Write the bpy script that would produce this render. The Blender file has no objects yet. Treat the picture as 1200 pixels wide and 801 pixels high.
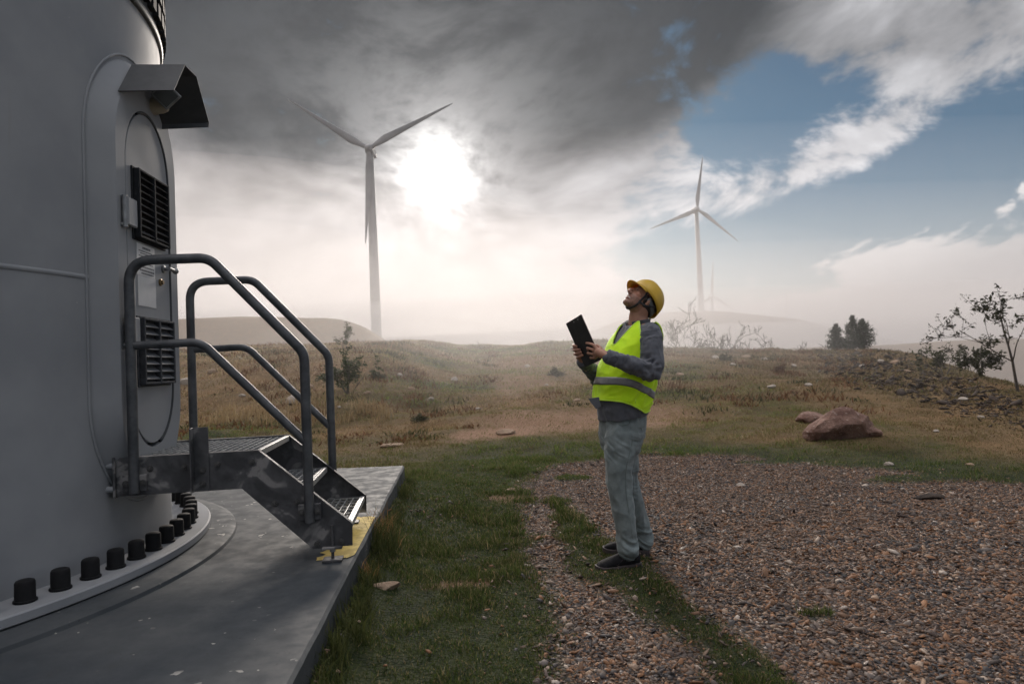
import bpy, bmesh, math, random
import numpy as np
from mathutils import Vector, Matrix

random.seed(7)
RNG = np.random.default_rng(11)
scene = bpy.context.scene
COL = scene.collection
R_ = math.radians

# ------------------------------------------------------------------ camera
FPX, PW, PH = 800.0, 1200, 801          # focal length in photograph pixels
PITCH, ROLL, CZ = math.atan(24 / 800.0), 0.042, 1.34
_fw = np.array([0, math.cos(PITCH), math.sin(PITCH)])
_up = np.array([0, -math.sin(PITCH), math.cos(PITCH)])
_rt = np.array([1.0, 0, 0])
CU = _up * math.cos(ROLL) + _rt * math.sin(ROLL)
CR = _rt * math.cos(ROLL) - _up * math.sin(ROLL)
CAM = np.array([0, 0, CZ])


def ray(x, y):
    return _fw + (x - PW / 2) / FPX * CR - (y - PH / 2) / FPX * CU


def at_z(x, y, z):
    d = ray(x, y)
    return CAM + (z - CZ) / d[2] * d


def at_y(x, y, Y):
    d = ray(x, y)
    return CAM + Y / d[1] * d


def on_plane(x, y, p0, n):
    d = ray(x, y)
    return CAM + ((np.array(p0) - CAM) @ n) / (d @ n) * d


cam_d = bpy.data.cameras.new('camera')
cam_d.sensor_width, cam_d.lens = 36.0, 24.0
cam_d.clip_start, cam_d.clip_end = 0.05, 9000
cam = bpy.data.objects.new('camera', cam_d)
COL.objects.link(cam)
M3 = Matrix(((CR[0], CU[0], -_fw[0]), (CR[1], CU[1], -_fw[1]), (CR[2], CU[2], -_fw[2])))
cam.matrix_world = Matrix.Translation((0, 0, CZ)) @ M3.to_4x4()
cam_d.dof.use_dof = True
cam_d.dof.focus_distance = 4.4
cam_d.dof.aperture_fstop = 3.2
scene.camera = cam

# ------------------------------------------------------------------ exposure, renderer
scene.view_settings.view_transform = 'Standard'
scene.view_settings.look = 'None'
scene.view_settings.exposure = 1.3
scene.view_settings.gamma = 1.0
scene.view_settings.use_curve_mapping = False
scene.render.engine = 'CYCLES'
scene.cycles.use_denoising = True
scene.cycles.max_bounces = 5
scene.cycles.diffuse_bounces = 2
scene.cycles.volume_bounces = 0
scene.cycles.caustics_reflective = False
scene.cycles.caustics_refractive = False

# ------------------------------------------------------------------ sun
SUN_DIR = ray(512, 200)
SUN_DIR = SUN_DIR / np.linalg.norm(SUN_DIR)
SUN_EL = math.asin(SUN_DIR[2])
SUN_AZ = math.atan2(SUN_DIR[0], SUN_DIR[1])
sun_d = bpy.data.lights.new('sun', 'SUN')
sun_d.energy = 1.9
sun_d.angle = R_(16)
sun_d.color = (1.0, 0.90, 0.80)
sun = bpy.data.objects.new('sun', sun_d)
COL.objects.link(sun)
sun.rotation_euler = Vector((-SUN_DIR[0], -SUN_DIR[1], -SUN_DIR[2])).to_track_quat('-Z', 'Y').to_euler()
sun.location = (0, 0, 60)


# ------------------------------------------------------------------ node helper
class NT:
    def __init__(self, tree):
        self.t = tree

    def n(self, typ, **kw):
        nd = self.t.nodes.new(typ)
        for k, v in kw.items():
            setattr(nd, k, v)
        return nd

    def put(self, sock, v):
        if v is None:
            return
        if hasattr(v, 'is_output'):
            self.t.links.new(v, sock)
        else:
            if isinstance(v, (tuple, list)) and sock.type == 'RGBA' and len(v) == 3:
                v = (*v, 1)
            sock.default_value = v

    def m(self, op, a, b=None, c=None, clamp=False):
        nd = self.n('ShaderNodeMath', operation=op, use_clamp=clamp)
        for s, v in zip(nd.inputs, (a, b, c)):
            self.put(s, v)
        return nd.outputs[0]

    def vm(self, op, a, b=None):
        nd = self.n('ShaderNodeVectorMath', operation=op)
        self.put(nd.inputs[0], a)
        if b is not None:
            self.put(nd.inputs[1], b)
        return nd.outputs[1] if op in ('DOT_PRODUCT', 'LENGTH', 'DISTANCE') else nd.outputs[0]

    def xyz(self, x, y, z):
        nd = self.n('ShaderNodeCombineXYZ')
        for s, v in zip(nd.inputs, (x, y, z)):
            self.put(s, v)
        return nd.outputs[0]

    def ss(self, v, a, b, lo=0.0, hi=1.0, kind='SMOOTHSTEP'):
        nd = self.n('ShaderNodeMapRange', interpolation_type=kind)
        for i, x in enumerate((v, a, b, lo, hi)):
            self.put(nd.inputs[i], x)
        return nd.outputs[0]

    def noise(self, vec, scale, detail=3.0, rough=0.55, dist=0.0, out=0):
        nd = self.n('ShaderNodeTexNoise')
        if vec is not None:
            self.put(nd.inputs['Vector'], vec)
        nd.inputs['Scale'].default_value = scale
        nd.inputs['Detail'].default_value = detail
        nd.inputs['Roughness'].default_value = rough
        nd.inputs['Distortion'].default_value = dist
        return nd.outputs[out]

    def vor(self, vec, scale, feature='F1', out='Distance'):
        nd = self.n('ShaderNodeTexVoronoi', feature=feature)
        if vec is not None:
            self.put(nd.inputs['Vector'], vec)
        nd.inputs['Scale'].default_value = scale
        return nd.outputs[out]

    def mix(self, f, a, b, blend='MIX'):
        nd = self.n('ShaderNodeMix', data_type='RGBA', blend_type=blend)
        self.put(nd.inputs[0], f)
        self.put(nd.inputs[6], a)
        self.put(nd.inputs[7], b)
        return nd.outputs[2]

    def ramp(self, f, stops):
        nd = self.n('ShaderNodeValToRGB')
        el = nd.color_ramp.elements
        while len(el) < len(stops):
            el.new(0.5)
        for e, (p, c) in zip(el, stops):
            e.position = p
            e.color = (*c, 1) if len(c) == 3 else c
        self.put(nd.inputs[0], f)
        return nd.outputs[0]


# ------------------------------------------------------------------ world: nishita sky and broken cloud
def build_world():
    w = bpy.data.worlds.new('World')
    scene.world = w
    w.use_nodes = True
    t = NT(w.node_tree)
    w.node_tree.nodes.clear()
    tc = t.n('ShaderNodeTexCoord').outputs['Generated']
    d = t.vm('NORMALIZE', tc)
    sep = t.n('ShaderNodeSeparateXYZ')
    t.put(sep.inputs[0], d)
    x, y, z = sep.outputs
    az = t.m('ARCTAN2', x, y)
    el = t.m('ARCSINE', z)
    sky = t.n('ShaderNodeTexSky', sky_type='NISHITA')
    sky.sun_disc = False
    sky.sun_elevation = SUN_EL
    sky.sun_rotation = SUN_AZ
    sky.altitude = 900
    sky.air_density = 1.0
    sky.dust_density = 0.6
    sky.ozone_density = 1.6
    blue = t.vm('SCALE', sky.outputs[0])
    blue.node.inputs['Scale'].default_value = 0.0165
    blue = t.vm('MULTIPLY', blue, (0.62, 0.97, 1.10))
    # darker blue towards the upper right is the sky's own; deepen it a little
    ang = t.m('ARCCOSINE', t.m('MINIMUM', t.vm('DOT_PRODUCT', d, tuple(SUN_DIR)), 0.99999))

    def blob(px, py, sx, sy, rot=0.0):
        """soft elliptical patch of the sky centred where the photograph shows it (sizes in degrees)"""
        v = ray(px, py)
        v = v / np.linalg.norm(v)
        a0, e0 = math.atan2(v[0], v[1]), math.asin(v[2])
        da = t.m('SUBTRACT', az, a0)
        de = t.m('SUBTRACT', el, e0)
        c, s = math.cos(rot), math.sin(rot)
        u1 = t.m('DIVIDE', t.m('ADD', t.m('MULTIPLY', da, c), t.m('MULTIPLY', de, s)), R_(sx))
        u2 = t.m('DIVIDE', t.m('SUBTRACT', t.m('MULTIPLY', de, c), t.m('MULTIPLY', da, s)), R_(sy))
        q = t.m('ADD', t.m('MULTIPLY', u1, u1), t.m('MULTIPLY', u2, u2))
        return t.m('EXPONENT', t.m('MULTIPLY', q, -1.0))

    def add(*a):
        r = a[0]
        for v in a[1:]:
            r = t.m('ADD', r, v)
        return r

    def mul(a, b):
        return t.m('MULTIPLY', a, b)

    # noise domain: flattened direction, gently warped
    dv = t.xyz(x, y, t.m('MULTIPLY', z, 1.7))
    n_big = t.noise(dv, 3.4, 1, 0.5)
    dw = t.vm('ADD', dv, t.xyz(t.m('MULTIPLY', n_big, 0.25), t.m('MULTIPLY', n_big, -0.2), t.m('MULTIPLY', n_big, 0.12)))
    n_mid = t.noise(dw, 10.5, 4, 0.58)
    n_fin = t.noise(dw, 30.0, 4, 0.62)
    n = add(mul(n_big, 0.22), mul(n_mid, 1.0), mul(n_fin, 0.55), -0.385)
    # where cloud is and is not
    cover = add(
        mul(t.ss(az, R_(14), R_(4)), 0.52),
        mul(t.ss(t.m('ABSOLUTE', az), R_(50), R_(85)), 0.16),
        mul(blob(880, 20, 6.5, 4, -0.5), 0.30), mul(blob(980, 40, 5, 5, -0.5), 0.16), mul(blob(1100, 60, 12, 4.5, -0.45), 0.24), mul(blob(1200, 10, 9, 4), 0.2),
        mul(blob(950, 200, 8.5, 2.2, 0.28), 0.56), mul(blob(1035, 165, 3.6, 2.8, 0.5), 0.22),
        mul(blob(780, 195, 6.5, 5, 0.0), 0.30), mul(blob(820, 230, 5.5, 2.6), 0.15),
        mul(blob(740, 60, 10, 7), 0.3),
        mul(blob(880, 130, 5.5, 3.2, 0.5), -0.30), mul(blob(1120, 190, 12, 5, 0.1), -0.30), mul(blob(1010, 110, 6, 2.5, -0.4), -0.16),
        mul(blob(1000, 250, 14, 3.0, 0.1), -0.32), mul(blob(1160, 230, 7, 5), -0.25), mul(blob(845, 285, 8, 3), -0.2),
        mul(blob(915, 85, 2.0, 3.2, 0.3), -0.22))
    low_top = t.ss(az, R_(14), R_(38), R_(3.2), R_(8.4), 'LINEAR')
    bank = t.ss(t.m('ADD', t.m('SUBTRACT', low_top, el), mul(t.m('SUBTRACT', n, 0.5), R_(11))), R_(-0.5), R_(0.9))
    mask = t.ss(add(n, cover), 0.54, 0.88)
    # thickness makes cloud dark, thin and sunward cloud bright
    thick = add(mul(blob(560, -40, 28, 12), 1.6), mul(blob(330, 50, 15, 10), 0.6), mul(blob(740, 20, 9, 7), 0.6), mul(blob(700, 120, 9, 5), 0.35),
                mul(t.ss(el, R_(34), R_(60)), -0.35), mul(t.m('SUBTRACT', n_big, 0.5), 0.9), mul(t.m('SUBTRACT', n_mid, 0.5), -0.55),
                mul(blob(1180, 0, 10, 4.5), 0.35), mul(blob(1200, 370, 14, 2.6), 0.30),
                mul(blob(0, 0, 26, 20), 0.4), mul(t.ss(t.m('ABSOLUTE', az), R_(105), R_(165)), 0.45))  # unseen cloud behind the camera, thickened to dim the tower's near side
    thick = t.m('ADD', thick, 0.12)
    dark = t.ss(thick, 0.0, 1.1)
    near_sun = t.m('EXPONENT', mul(ang, -1 / R_(13.0)))
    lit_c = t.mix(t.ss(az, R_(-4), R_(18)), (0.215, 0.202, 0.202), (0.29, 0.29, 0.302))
    cloud = t.mix(dark, lit_c, (0.010, 0.0135, 0.0175))
    detail = add(0.46, mul(n_mid, 0.64), mul(n_fin, 0.44))
    cloud = t.vm('SCALE', cloud)
    # cloud overhead, out of view, is brightened to raise the light on the ground
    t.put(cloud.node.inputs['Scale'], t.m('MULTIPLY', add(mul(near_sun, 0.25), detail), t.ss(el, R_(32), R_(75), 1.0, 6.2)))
    bank_c = t.vm('SCALE', t.mix(t.ss(t.m('SUBTRACT', low_top, el), R_(-1.0), R_(3.5)), (0.30, 0.297, 0.30), (0.16, 0.166, 0.176)))
    t.put(bank_c.node.inputs['Scale'], add(0.8, mul(n_mid, 0.4)))
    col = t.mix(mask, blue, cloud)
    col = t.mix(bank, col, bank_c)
    # the veiled disc: light coming through a gap in the cloud
    gap = t.ss(add(n_mid, mul(n_fin, 0.5)), 0.50, 0.95, 0.40, 1.25)
    veil = add(mul(t.m('EXPONENT', mul(t.m('POWER', t.m('DIVIDE', ang, R_(2.2)), 2.0), -1.0)), 1.35),
               mul(t.m('EXPONENT', mul(ang, -1 / R_(4.8))), 0.40))
    g = t.vm('SCALE', (1.0, 0.965, 0.94))
    t.put(g.node.inputs['Scale'], mul(veil, gap))
    col = t.vm('ADD', col, g)
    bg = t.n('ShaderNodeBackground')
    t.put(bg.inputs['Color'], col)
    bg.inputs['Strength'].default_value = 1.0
    out = t.n('ShaderNodeOutputWorld')
    t.t.links.new(bg.outputs[0], out.inputs['Surface'])
    w.cycles.sampling_method = 'MANUAL'
    w.cycles.sample_map_resolution = 256


build_world()


# ------------------------------------------------------------------ materials
def mat(name, build):
    m = bpy.data.materials.new(name)
    m.use_nodes = True
    t = NT(m.node_tree)
    bs = m.node_tree.nodes['Principled BSDF']
    t.out = m.node_tree.nodes['Material Output']
    build(t, bs)
    return m


def bump(t, bs, h, strength=0.3, dist=0.01):
    b = t.n('ShaderNodeBump')
    b.inputs['Strength'].default_value = strength
    b.inputs['Distance'].default_value = dist
    t.put(b.inputs['Height'], h)
    t.put(bs.inputs['Normal'], b.outputs[0])


def simple(name, c1, c2, rough=0.6, scale=8.0, metal=0.0, bmp=0.0, bscale=60.0, bdist=0.004, spec=0.5, coord='Object', rvar=0.12):
    def f(t, bs):
        tc = t.n('ShaderNodeTexCoord').outputs[coord]
        n1 = t.noise(tc, scale, 5, 0.6)
        t.put(bs.inputs['Base Color'], t.mix(t.ss(n1, 0.3, 0.7), c1, c2))
        t.put(bs.inputs['Roughness'], t.m('ADD', rough - rvar / 2, t.m('MULTIPLY', t.noise(tc, scale * 2.7, 3), rvar)))
        bs.inputs['Metallic'].default_value = metal
        bs.inputs['Specular IOR Level'].default_value = spec
        if bmp:
            bump(t, bs, t.noise(tc, bscale, 4), bmp, bdist)
    return mat(name, f)


# ------------------------------------------------------------------ mesh helpers
def V3(a):
    return np.array(a, float)


def unit(a):
    a = V3(a)
    return a / max(np.linalg.norm(a), 1e-12)


class MB:
    """collects vertices and faces; build() links them as one mesh object"""

    def __init__(self):
        self.v, self.f = [], []

    def raw(self, vs, fs):
        o = len(self.v)
        self.v += [tuple(map(float, p)) for p in vs]
        self.f += [tuple(i + o for i in f) for f in fs]
        return self

    def box(self, c, ax, ay, az, hx, hy, hz):
        c, ax, ay, az = V3(c), unit(ax), unit(ay), unit(az)
        vs = [c + ax * hx * i + ay * hy * j + az * hz * k for i in (-1, 1) for j in (-1, 1) for k in (-1, 1)]
        return self.raw(vs, [(0, 1, 3, 2), (4, 6, 7, 5), (0, 4, 5, 1), (2, 3, 7, 6), (0, 2, 6, 4), (1, 5, 7, 3)])

    def prism(self, poly, normal, depth):
        """closed polygon of 3D points extruded by depth along normal"""
        n = unit(normal) * depth
        k = len(poly)
        vs = [V3(p) for p in poly] + [V3(p) + n for p in poly]
        fs = [tuple(range(k))[::-1], tuple(range(k, 2 * k))]
        fs += [(i, (i + 1) % k, (i + 1) % k + k, i + k) for i in range(k)]
        return self.raw(vs, fs)

    def tube(self, pts, rad, seg=12, cap=True, flat=1.0, up=(0, 0, 1)):
        pts = [V3(p) for p in pts]
        n = len(pts)
        rads = list(rad) if hasattr(rad, '__len__') else [rad] * n
        tans = [unit(pts[min(i + 1, n - 1)] - pts[max(i - 1, 0)]) for i in range(n)]
        ref = V3(up)
        if abs(ref @ tans[0]) > 0.95:
            ref = V3((1, 0, 0)) if abs(tans[0][0]) < 0.9 else V3((0, 1, 0))
        a = unit(np.cross(tans[0], ref))
        vs, fs = [], []
        for i in range(n):
            a = unit(a - tans[i] * (a @ tans[i]))
            b = np.cross(tans[i], a)
            r = rads[i]
            ra, rb = (r, r * flat) if not hasattr(r, '__len__') else r
            for k in range(seg):
                th = 2 * math.pi * k / seg
                vs.append(pts[i] + a * math.cos(th) * ra + b * math.sin(th) * rb)
        for i in range(n - 1):
            for k in range(seg):
                k2 = (k + 1) % seg
                fs.append((i * seg + k, i * seg + k2, (i + 1) * seg + k2, (i + 1) * seg + k))
        if cap:
            fs.append(tuple(range(seg))[::-1])
            fs.append(tuple((n - 1) * seg + k for k in range(seg)))
        return self.raw(vs, fs)

    def lathe(self, prof, c, axis, seg=24, ref=None):
        """profile of (radius, height) about axis"""
        c, ax = V3(c), unit(axis)
        a = unit(np.cross(ax, (1, 0, 0) if abs(ax[0]) < 0.9 else (0, 1, 0))) if ref is None else unit(ref)
        b = np.cross(ax, a)
        vs = []
        for r, h in prof:
            for k in range(seg):
                th = 2 * math.pi * k / seg
                vs.append(c + ax * h + a * math.cos(th) * r + b * math.sin(th) * r)
        fs = []
        for i in range(len(prof) - 1):
            for k in range(seg):
                k2 = (k + 1) % seg
                fs.append((i * seg + k, i * seg + k2, (i + 1) * seg + k2, (i + 1) * seg + k))
        if prof[0][0] > 1e-6:
            fs.append(tuple(range(seg))[::-1])
        if prof[-1][0] > 1e-6:
            fs.append(tuple((len(prof) - 1) * seg + k for k in range(seg)))
        return self.raw(vs, fs)

    def ellipsoid(self, c, ax, rad, seg=20, rings=12):
        """ax: three axes (rows)"""
        c = V3(c)
        ax = [unit(a) for a in ax]
        vs, fs = [], []
        for i in range(rings + 1):
            ph = math.pi * i / rings
            for k in range(seg):
                th = 2 * math.pi * k / seg
                q = (math.sin(ph) * math.cos(th) * rad[0], math.sin(ph) * math.sin(th) * rad[1], math.cos(ph) * rad[2])
                vs.append(c + ax[0] * q[0] + ax[1] * q[1] + ax[2] * q[2])
        for i in range(rings):
            for k in range(seg):
                k2 = (k + 1) % seg
                fs.append((i * seg + k, (i + 1) * seg + k, (i + 1) * seg + k2, i * seg + k2))
        return self.raw(vs, fs)

    def mesh(self, name):
        me = bpy.data.meshes.new(name)
        me.from_pydata(self.v, [], self.f)
        bm = bmesh.new()
        bm.from_mesh(me)
        bmesh.ops.remove_doubles(bm, verts=bm.verts, dist=1e-5)
        bmesh.ops.recalc_face_normals(bm, faces=bm.faces)
        bm.to_mesh(me)
        bm.free()
        return me

    def build(self, name, m, parent=None, smooth=False, bevel=0.0, seg=2, auto=None):
        org = V3(origin_of(parent))
        self.v = [tuple(V3(p) - org) for p in self.v]
        me = self.mesh(name)
        if bevel:
            bm = bmesh.new()
            bm.from_mesh(me)
            ed = [e for e in bm.edges if len(e.link_faces) == 2 and e.calc_face_angle(0) > 0.5]
            bmesh.ops.bevel(bm, geom=ed, offset=bevel, segments=seg, profile=0.6, affect='EDGES', clamp_overlap=True)
            bm.to_mesh(me)
            bm.free()
        return link(name, me, m, parent, smooth, auto)


_ORG = {}


def origin_of(o):
    return (0, 0, 0) if o is None else _ORG.get(o.as_pointer(), (0, 0, 0))


def link(name, me, m, parent=None, smooth=False, auto=None):
    o = bpy.data.objects.new(name, me)
    COL.objects.link(o)
    if m is not None:
        me.materials.clear()
        me.materials.append(m)
    if smooth and len(me.polygons):
        me.polygons.foreach_set('use_smooth', np.ones(len(me.polygons), bool))
        if auto is not None:
            me.set_sharp_from_angle(angle=auto)
    if parent is not None:
        o.parent = parent
        _ORG[o.as_pointer()] = origin_of(parent)
    return o


def tag(o, label=None, cat=None, group=None, kind=None):
    for k, v in (('label', label), ('category', cat), ('group', group), ('kind', kind)):
        if v:
            o[k] = v
    return o


def thing(name, loc, label, cat, group=None):
    o = bpy.data.objects.new(name, None)
    o.empty_display_size = 0.1
    COL.objects.link(o)
    o.location = tuple(map(float, loc))
    _ORG[o.as_pointer()] = tuple(map(float, loc))
    return tag(o, label, cat, group)


def fast_mesh(name, verts, faces_flat, sizes, attrs=None):
    """numpy arrays straight into a mesh"""
    me = bpy.data.meshes.new(name)
    nv, nl, npoly = len(verts), len(faces_flat), len(sizes)
    me.vertices.add(nv)
    me.vertices.foreach_set('co', np.asarray(verts, np.float32).ravel())
    me.loops.add(nl)
    me.loops.foreach_set('vertex_index', np.asarray(faces_flat, np.int32))
    me.polygons.add(npoly)
    st = np.zeros(npoly, np.int32)
    st[1:] = np.cumsum(sizes)[:-1]
    me.polygons.foreach_set('loop_start', st)
    me.update(calc_edges=True)
    for k, (typ, arr) in (attrs or {}).items():
        a = me.attributes.new(k, typ, 'POINT')
        if typ == 'FLOAT':
            a.data.foreach_set('value', np.asarray(arr, np.float32).ravel())
        else:
            arr = np.asarray(arr, np.float32)
            if arr.shape[1] == 3:
                arr = np.c_[arr, np.ones(len(arr))]
            a.data.foreach_set('color', arr.astype(np.float32).ravel())
    me.validate()
    return me


# ------------------------------------------------------------------ numpy noise
def _hash(ix, iy, seed):
    h = (ix.astype(np.int64) * 374761393 + iy.astype(np.int64) * 668265263 + seed * 1274126177) & 0xFFFFFFFF
    h = ((h ^ (h >> 13)) * 1274126177) & 0xFFFFFFFF
    return ((h ^ (h >> 16)) & 0xFFFF) / 65535.0


def vnoise(x, y, seed=0):
    x, y = np.asarray(x, float), np.asarray(y, float)
    ix, iy = np.floor(x), np.floor(y)
    fx, fy = x - ix, y - iy
    fx, fy = fx * fx * (3 - 2 * fx), fy * fy * (3 - 2 * fy)
    a, b = _hash(ix, iy, seed), _hash(ix + 1, iy, seed)
    c, d = _hash(ix, iy + 1, seed), _hash(ix + 1, iy + 1, seed)
    return (a * (1 - fx) + b * fx) * (1 - fy) + (c * (1 - fx) + d * fx) * fy


def fbm(x, y, octv=4, seed=0, gain=0.5):
    s, a, t = 0, 1.0, 0
    for o in range(octv):
        s = s + a * (vnoise(x * 2 ** o + 17.3 * o, y * 2 ** o - 9.1 * o, seed + o) - 0.5)
        t += a
        a *= gain
    return s / t * 2


def vnoise3(p, seed=0):
    p = np.asarray(p, float)
    i = np.floor(p)
    f = p - i
    f = f * f * (3 - 2 * f)
    out = 0
    for dz in (0, 1):
        iz = i[:, 2] + dz
        sx = iz * 57.0 + seed * 131
        a = _hash(i[:, 0] + sx * 7, i[:, 1] + sx * 13, seed)
        b = _hash(i[:, 0] + 1 + sx * 7, i[:, 1] + sx * 13, seed)
        c = _hash(i[:, 0] + sx * 7, i[:, 1] + 1 + sx * 13, seed)
        d = _hash(i[:, 0] + 1 + sx * 7, i[:, 1] + 1 + sx * 13, seed)
        v = (a * (1 - f[:, 0]) + b * f[:, 0]) * (1 - f[:, 1]) + (c * (1 - f[:, 0]) + d * f[:, 0]) * f[:, 1]
        out = out + v * (f[:, 2] if dz else 1 - f[:, 2])
    return out - 0.5


def sstep(v, a, b):
    t = np.clip((np.asarray(v, float) - a) / (b - a), 0, 1)
    return t * t * (3 - 2 * t)

# ================================================================== TERRAIN
def interp(v, xs, ys):
    return np.interp(v, xs, ys)


_px_hill = [(700, 384), (740, 370), (780, 366), (820, 365), (870, 368), (910, 373), (940, 379), (985, 390), (1050, 407), (1120, 430), (1200, 455)]
_HX = [at_y(a, b, 520)[0] for a, b in _px_hill]
_HZ = [at_y(a, b, 520)[2] for a, b in _px_hill]
_px_mound = [(60, 384), (215, 371), (300, 370), (385, 370), (405, 374), (430, 385), (452, 398), (476, 408), (520, 425)]
_MX = [at_y(a, b, 150)[0] for a, b in _px_mound]
_MZ = [at_y(a, b, 150)[2] for a, b in _px_mound]


def height(x, y, fine=True):
    x, y = np.asarray(x, float), np.asarray(y, float)
    # hillside rising behind the pad
    t = np.clip((y - 8) / 28, 0, 1.25)
    z = 2.35 * t ** 1.3 * (1 - 0.24 * sstep(x, 4, 11))
    left = sstep(x, -1.5, -5)                      # steeper heather bank behind the tower
    z = z + left * (0.95 * sstep(y, 13, 22) - 0.55 * sstep(y, 24, 36))
    # plateau edge
    xe = interp(y, [-50, 5, 10, 14, 20, 26, 31, 60], [10.2, 10.2, 10.3, 11.3, 13.2, 15.3, 17.2, 30])
    ye = interp(x, [-200, -60, -13, 4, 9, 13, 16, 40], [60, 42, 36.5, 36, 34.5, 32.5, 31, 20])
    d1, d2 = x - xe, (y - ye) * 0.9
    D = np.maximum(d1, d2)
    drop = np.where(D > -1.5, 0.5 * np.maximum(D + 1.5, 0) ** 2 / (np.maximum(D + 1.5, 0) + 4.0), 0)
    drop = np.minimum(drop, 26)
    z = z - drop
    # far hills
    far = -24 + 6 * fbm(x / 180, y / 180, 3, 5)
    zm = interp(x, _MX, _MZ) * 1.0
    zm = -24 + (zm + 24) * np.exp(-((y - 150) / 34) ** 2)
    zh = interp(x, _HX, _HZ)
    zh = zh * sstep(x, -60, 80) + (1 - sstep(x, -60, 80)) * -10
    zh = -24 + (zh + 24) * np.exp(-((y - 520) / 150) ** 2)
    hills = np.maximum(np.maximum(zm, zh), far)
    wfar = sstep(np.hypot(x, y), 62, 120)
    z = z * (1 - wfar) + hills * wfar
    if fine:
        onhill = sstep(y, 8.5, 14) * (1 - wfar)
        z = z + onhill * (0.20 * fbm(x / 1.9, y / 1.9, 4, 3) + 0.05 * np.abs(fbm(x * 1.6, y * 1.6, 3, 8)))
        g = gravel_mask(x, y)
        sx = -0.82 - 0.0814 * (y - 2.407)
        z = z + 0.13 * np.exp(-np.maximum(x - sx, 0) / 0.16) * (x > sx - 0.05) * sstep(y, 8.2, 7.4)
        near = (1 - onhill) * (1 - wfar)
        z = z + near * (1 - g) * (0.035 * fbm(x / 0.6, y / 0.6, 4, 21) + 0.015)
        z = z + near * g * 0.012 * fbm(x / 0.5, y / 0.5, 3, 31)
        z = z + wfar * 0.8 * fbm(x / 12, y / 12, 4, 41)
    return z


_GP = [at_z(a, b, 0)[:2] for a, b in [(662, 801), (645, 740), (634, 690), (622, 640), (610, 600), (613, 570), (650, 546), (740, 536), (860, 536), (1000, 549), (1180, 566), (1200, 566)]]
_GP = np.array(_GP + [np.array(p) for p in [(9.0, 6.4), (9.0, 0.5), (0.3, 0.5)]])


def poly_sd(x, y, P):
    """signed distance to polygon, positive inside"""
    x, y = np.asarray(x, float), np.asarray(y, float)
    d = np.full(x.shape, 1e9)
    ins = np.zeros(x.shape, bool)
    for i in range(len(P)):
        a, b = P[i], P[(i + 1) % len(P)]
        ex, ey = b - a
        t = np.clip(((x - a[0]) * ex + (y - a[1]) * ey) / (ex * ex + ey * ey), 0, 1)
        d = np.minimum(d, np.hypot(x - a[0] - t * ex, y - a[1] - t * ey))
        c = ((a[1] > y) != (b[1] > y))
        with np.errstate(divide='ignore', invalid='ignore'):
            xi = (b[0] - a[0]) * (y - a[1]) / (b[1] - a[1]) + a[0]
        ins ^= c & (x < xi)
    return np.where(ins, d, -d)


def line_d(x, y, P, Wd):
    """distance to polyline minus local half width"""
    best = np.full(np.shape(x), 1e9)
    for i in range(len(P) - 1):
        a, b = np.array(P[i]), np.array(P[i + 1])
        e = b - a
        t = np.clip(((x - a[0]) * e[0] + (y - a[1]) * e[1]) / (e @ e), 0, 1)
        best = np.minimum(best, np.hypot(x - a[0] - t * e[0], y - a[1] - t * e[1]) - (Wd[i] * (1 - t) + Wd[i + 1] * t))
    return best


_STRIP = [at_z(a, b, 0)[:2] for a, b in [(650, 585), (668, 608), (690, 640), (725, 672), (790, 715), (840, 760), (875, 801)]]
_SW = [0.06, 0.13, 0.20, 0.22, 0.14, 0.15, 0.16]
_PATCH = [(at_z(1080, 562, 0)[:2], 0.55, 0.22), (at_z(915, 541, 0)[:2], 0.5, 0.2), (at_z(675, 560, 0)[:2], 0.22, 0.16), (at_z(960, 720, 0)[:2], 0.12, 0.06)]


def gravel_mask(x, y):
    x, y = np.asarray(x, float), np.asarray(y, float)
    n = fbm(x * 2.3, y * 2.3, 4, 61)
    s = poly_sd(x, y, _GP) + 0.17 * n
    m = sstep(s, -0.10, 0.16)
    st = line_d(x, y, _STRIP, _SW) + 0.13 * fbm(x * 3.1, y * 3.1, 3, 71)
    m = m * sstep(st, -0.07, 0.09)
    for c, a, b in _PATCH:
        q = np.hypot((x - c[0]) / a, (y - c[1]) / b) + 0.5 * fbm(x * 4, y * 4, 3, 81)
        m = m * sstep(q, 0.7, 1.15)
    return m


def grow(lo, hi, step, far_lo, far_hi, g=1.13):
    a = list(np.arange(lo, hi + step / 2, step))
    s, v = step, a[-1]
    while v < far_hi:
        s *= g
        v += s
        a.append(v)
    s, v, b = step, a[0], []
    while v > far_lo:
        s *= g
        v -= s
        b.append(v)
    return np.array(b[::-1] + a)


gx = grow(-13, 17, 0.125, -2600, 2600)
gy = grow(1.5, 38, 0.125, -60, 3600, 1.06)
GX, GY = np.meshgrid(gx, gy)
GZ = height(GX, GY)
# a smooth low place under the foundation so no turf pokes through it
GRV = gravel_mask(GX, GY)


def brown_mask(x, y):
    """0 green turf, 1 brown heather and dead grass"""
    b = sstep(y + 2.2 * fbm(x / 2.2, y / 2.2, 3, 91), 7.5, 12.5)
    b = b * (0.62 + 0.9 * fbm(x / 2.6, y / 1.6, 4, 95))
    lf = sstep(x, -2.0, -5) * sstep(y, 12.5, 14.5)
    b = np.clip(np.maximum(b, lf * 0.85), 0, 1)
    b = np.maximum(b, 0.85 * sstep(x + 0.8 * fbm(x, y, 2, 97), 4.6, 6.5) * sstep(y, 6.6, 8.0))
    return np.clip(b, 0, 1)


ny, nx = GX.shape
idx = np.arange(nx * ny).reshape(ny, nx)
quads = np.stack([idx[:-1, :-1], idx[:-1, 1:], idx[1:, 1:], idx[1:, :-1]], -1).reshape(-1, 4)


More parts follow.
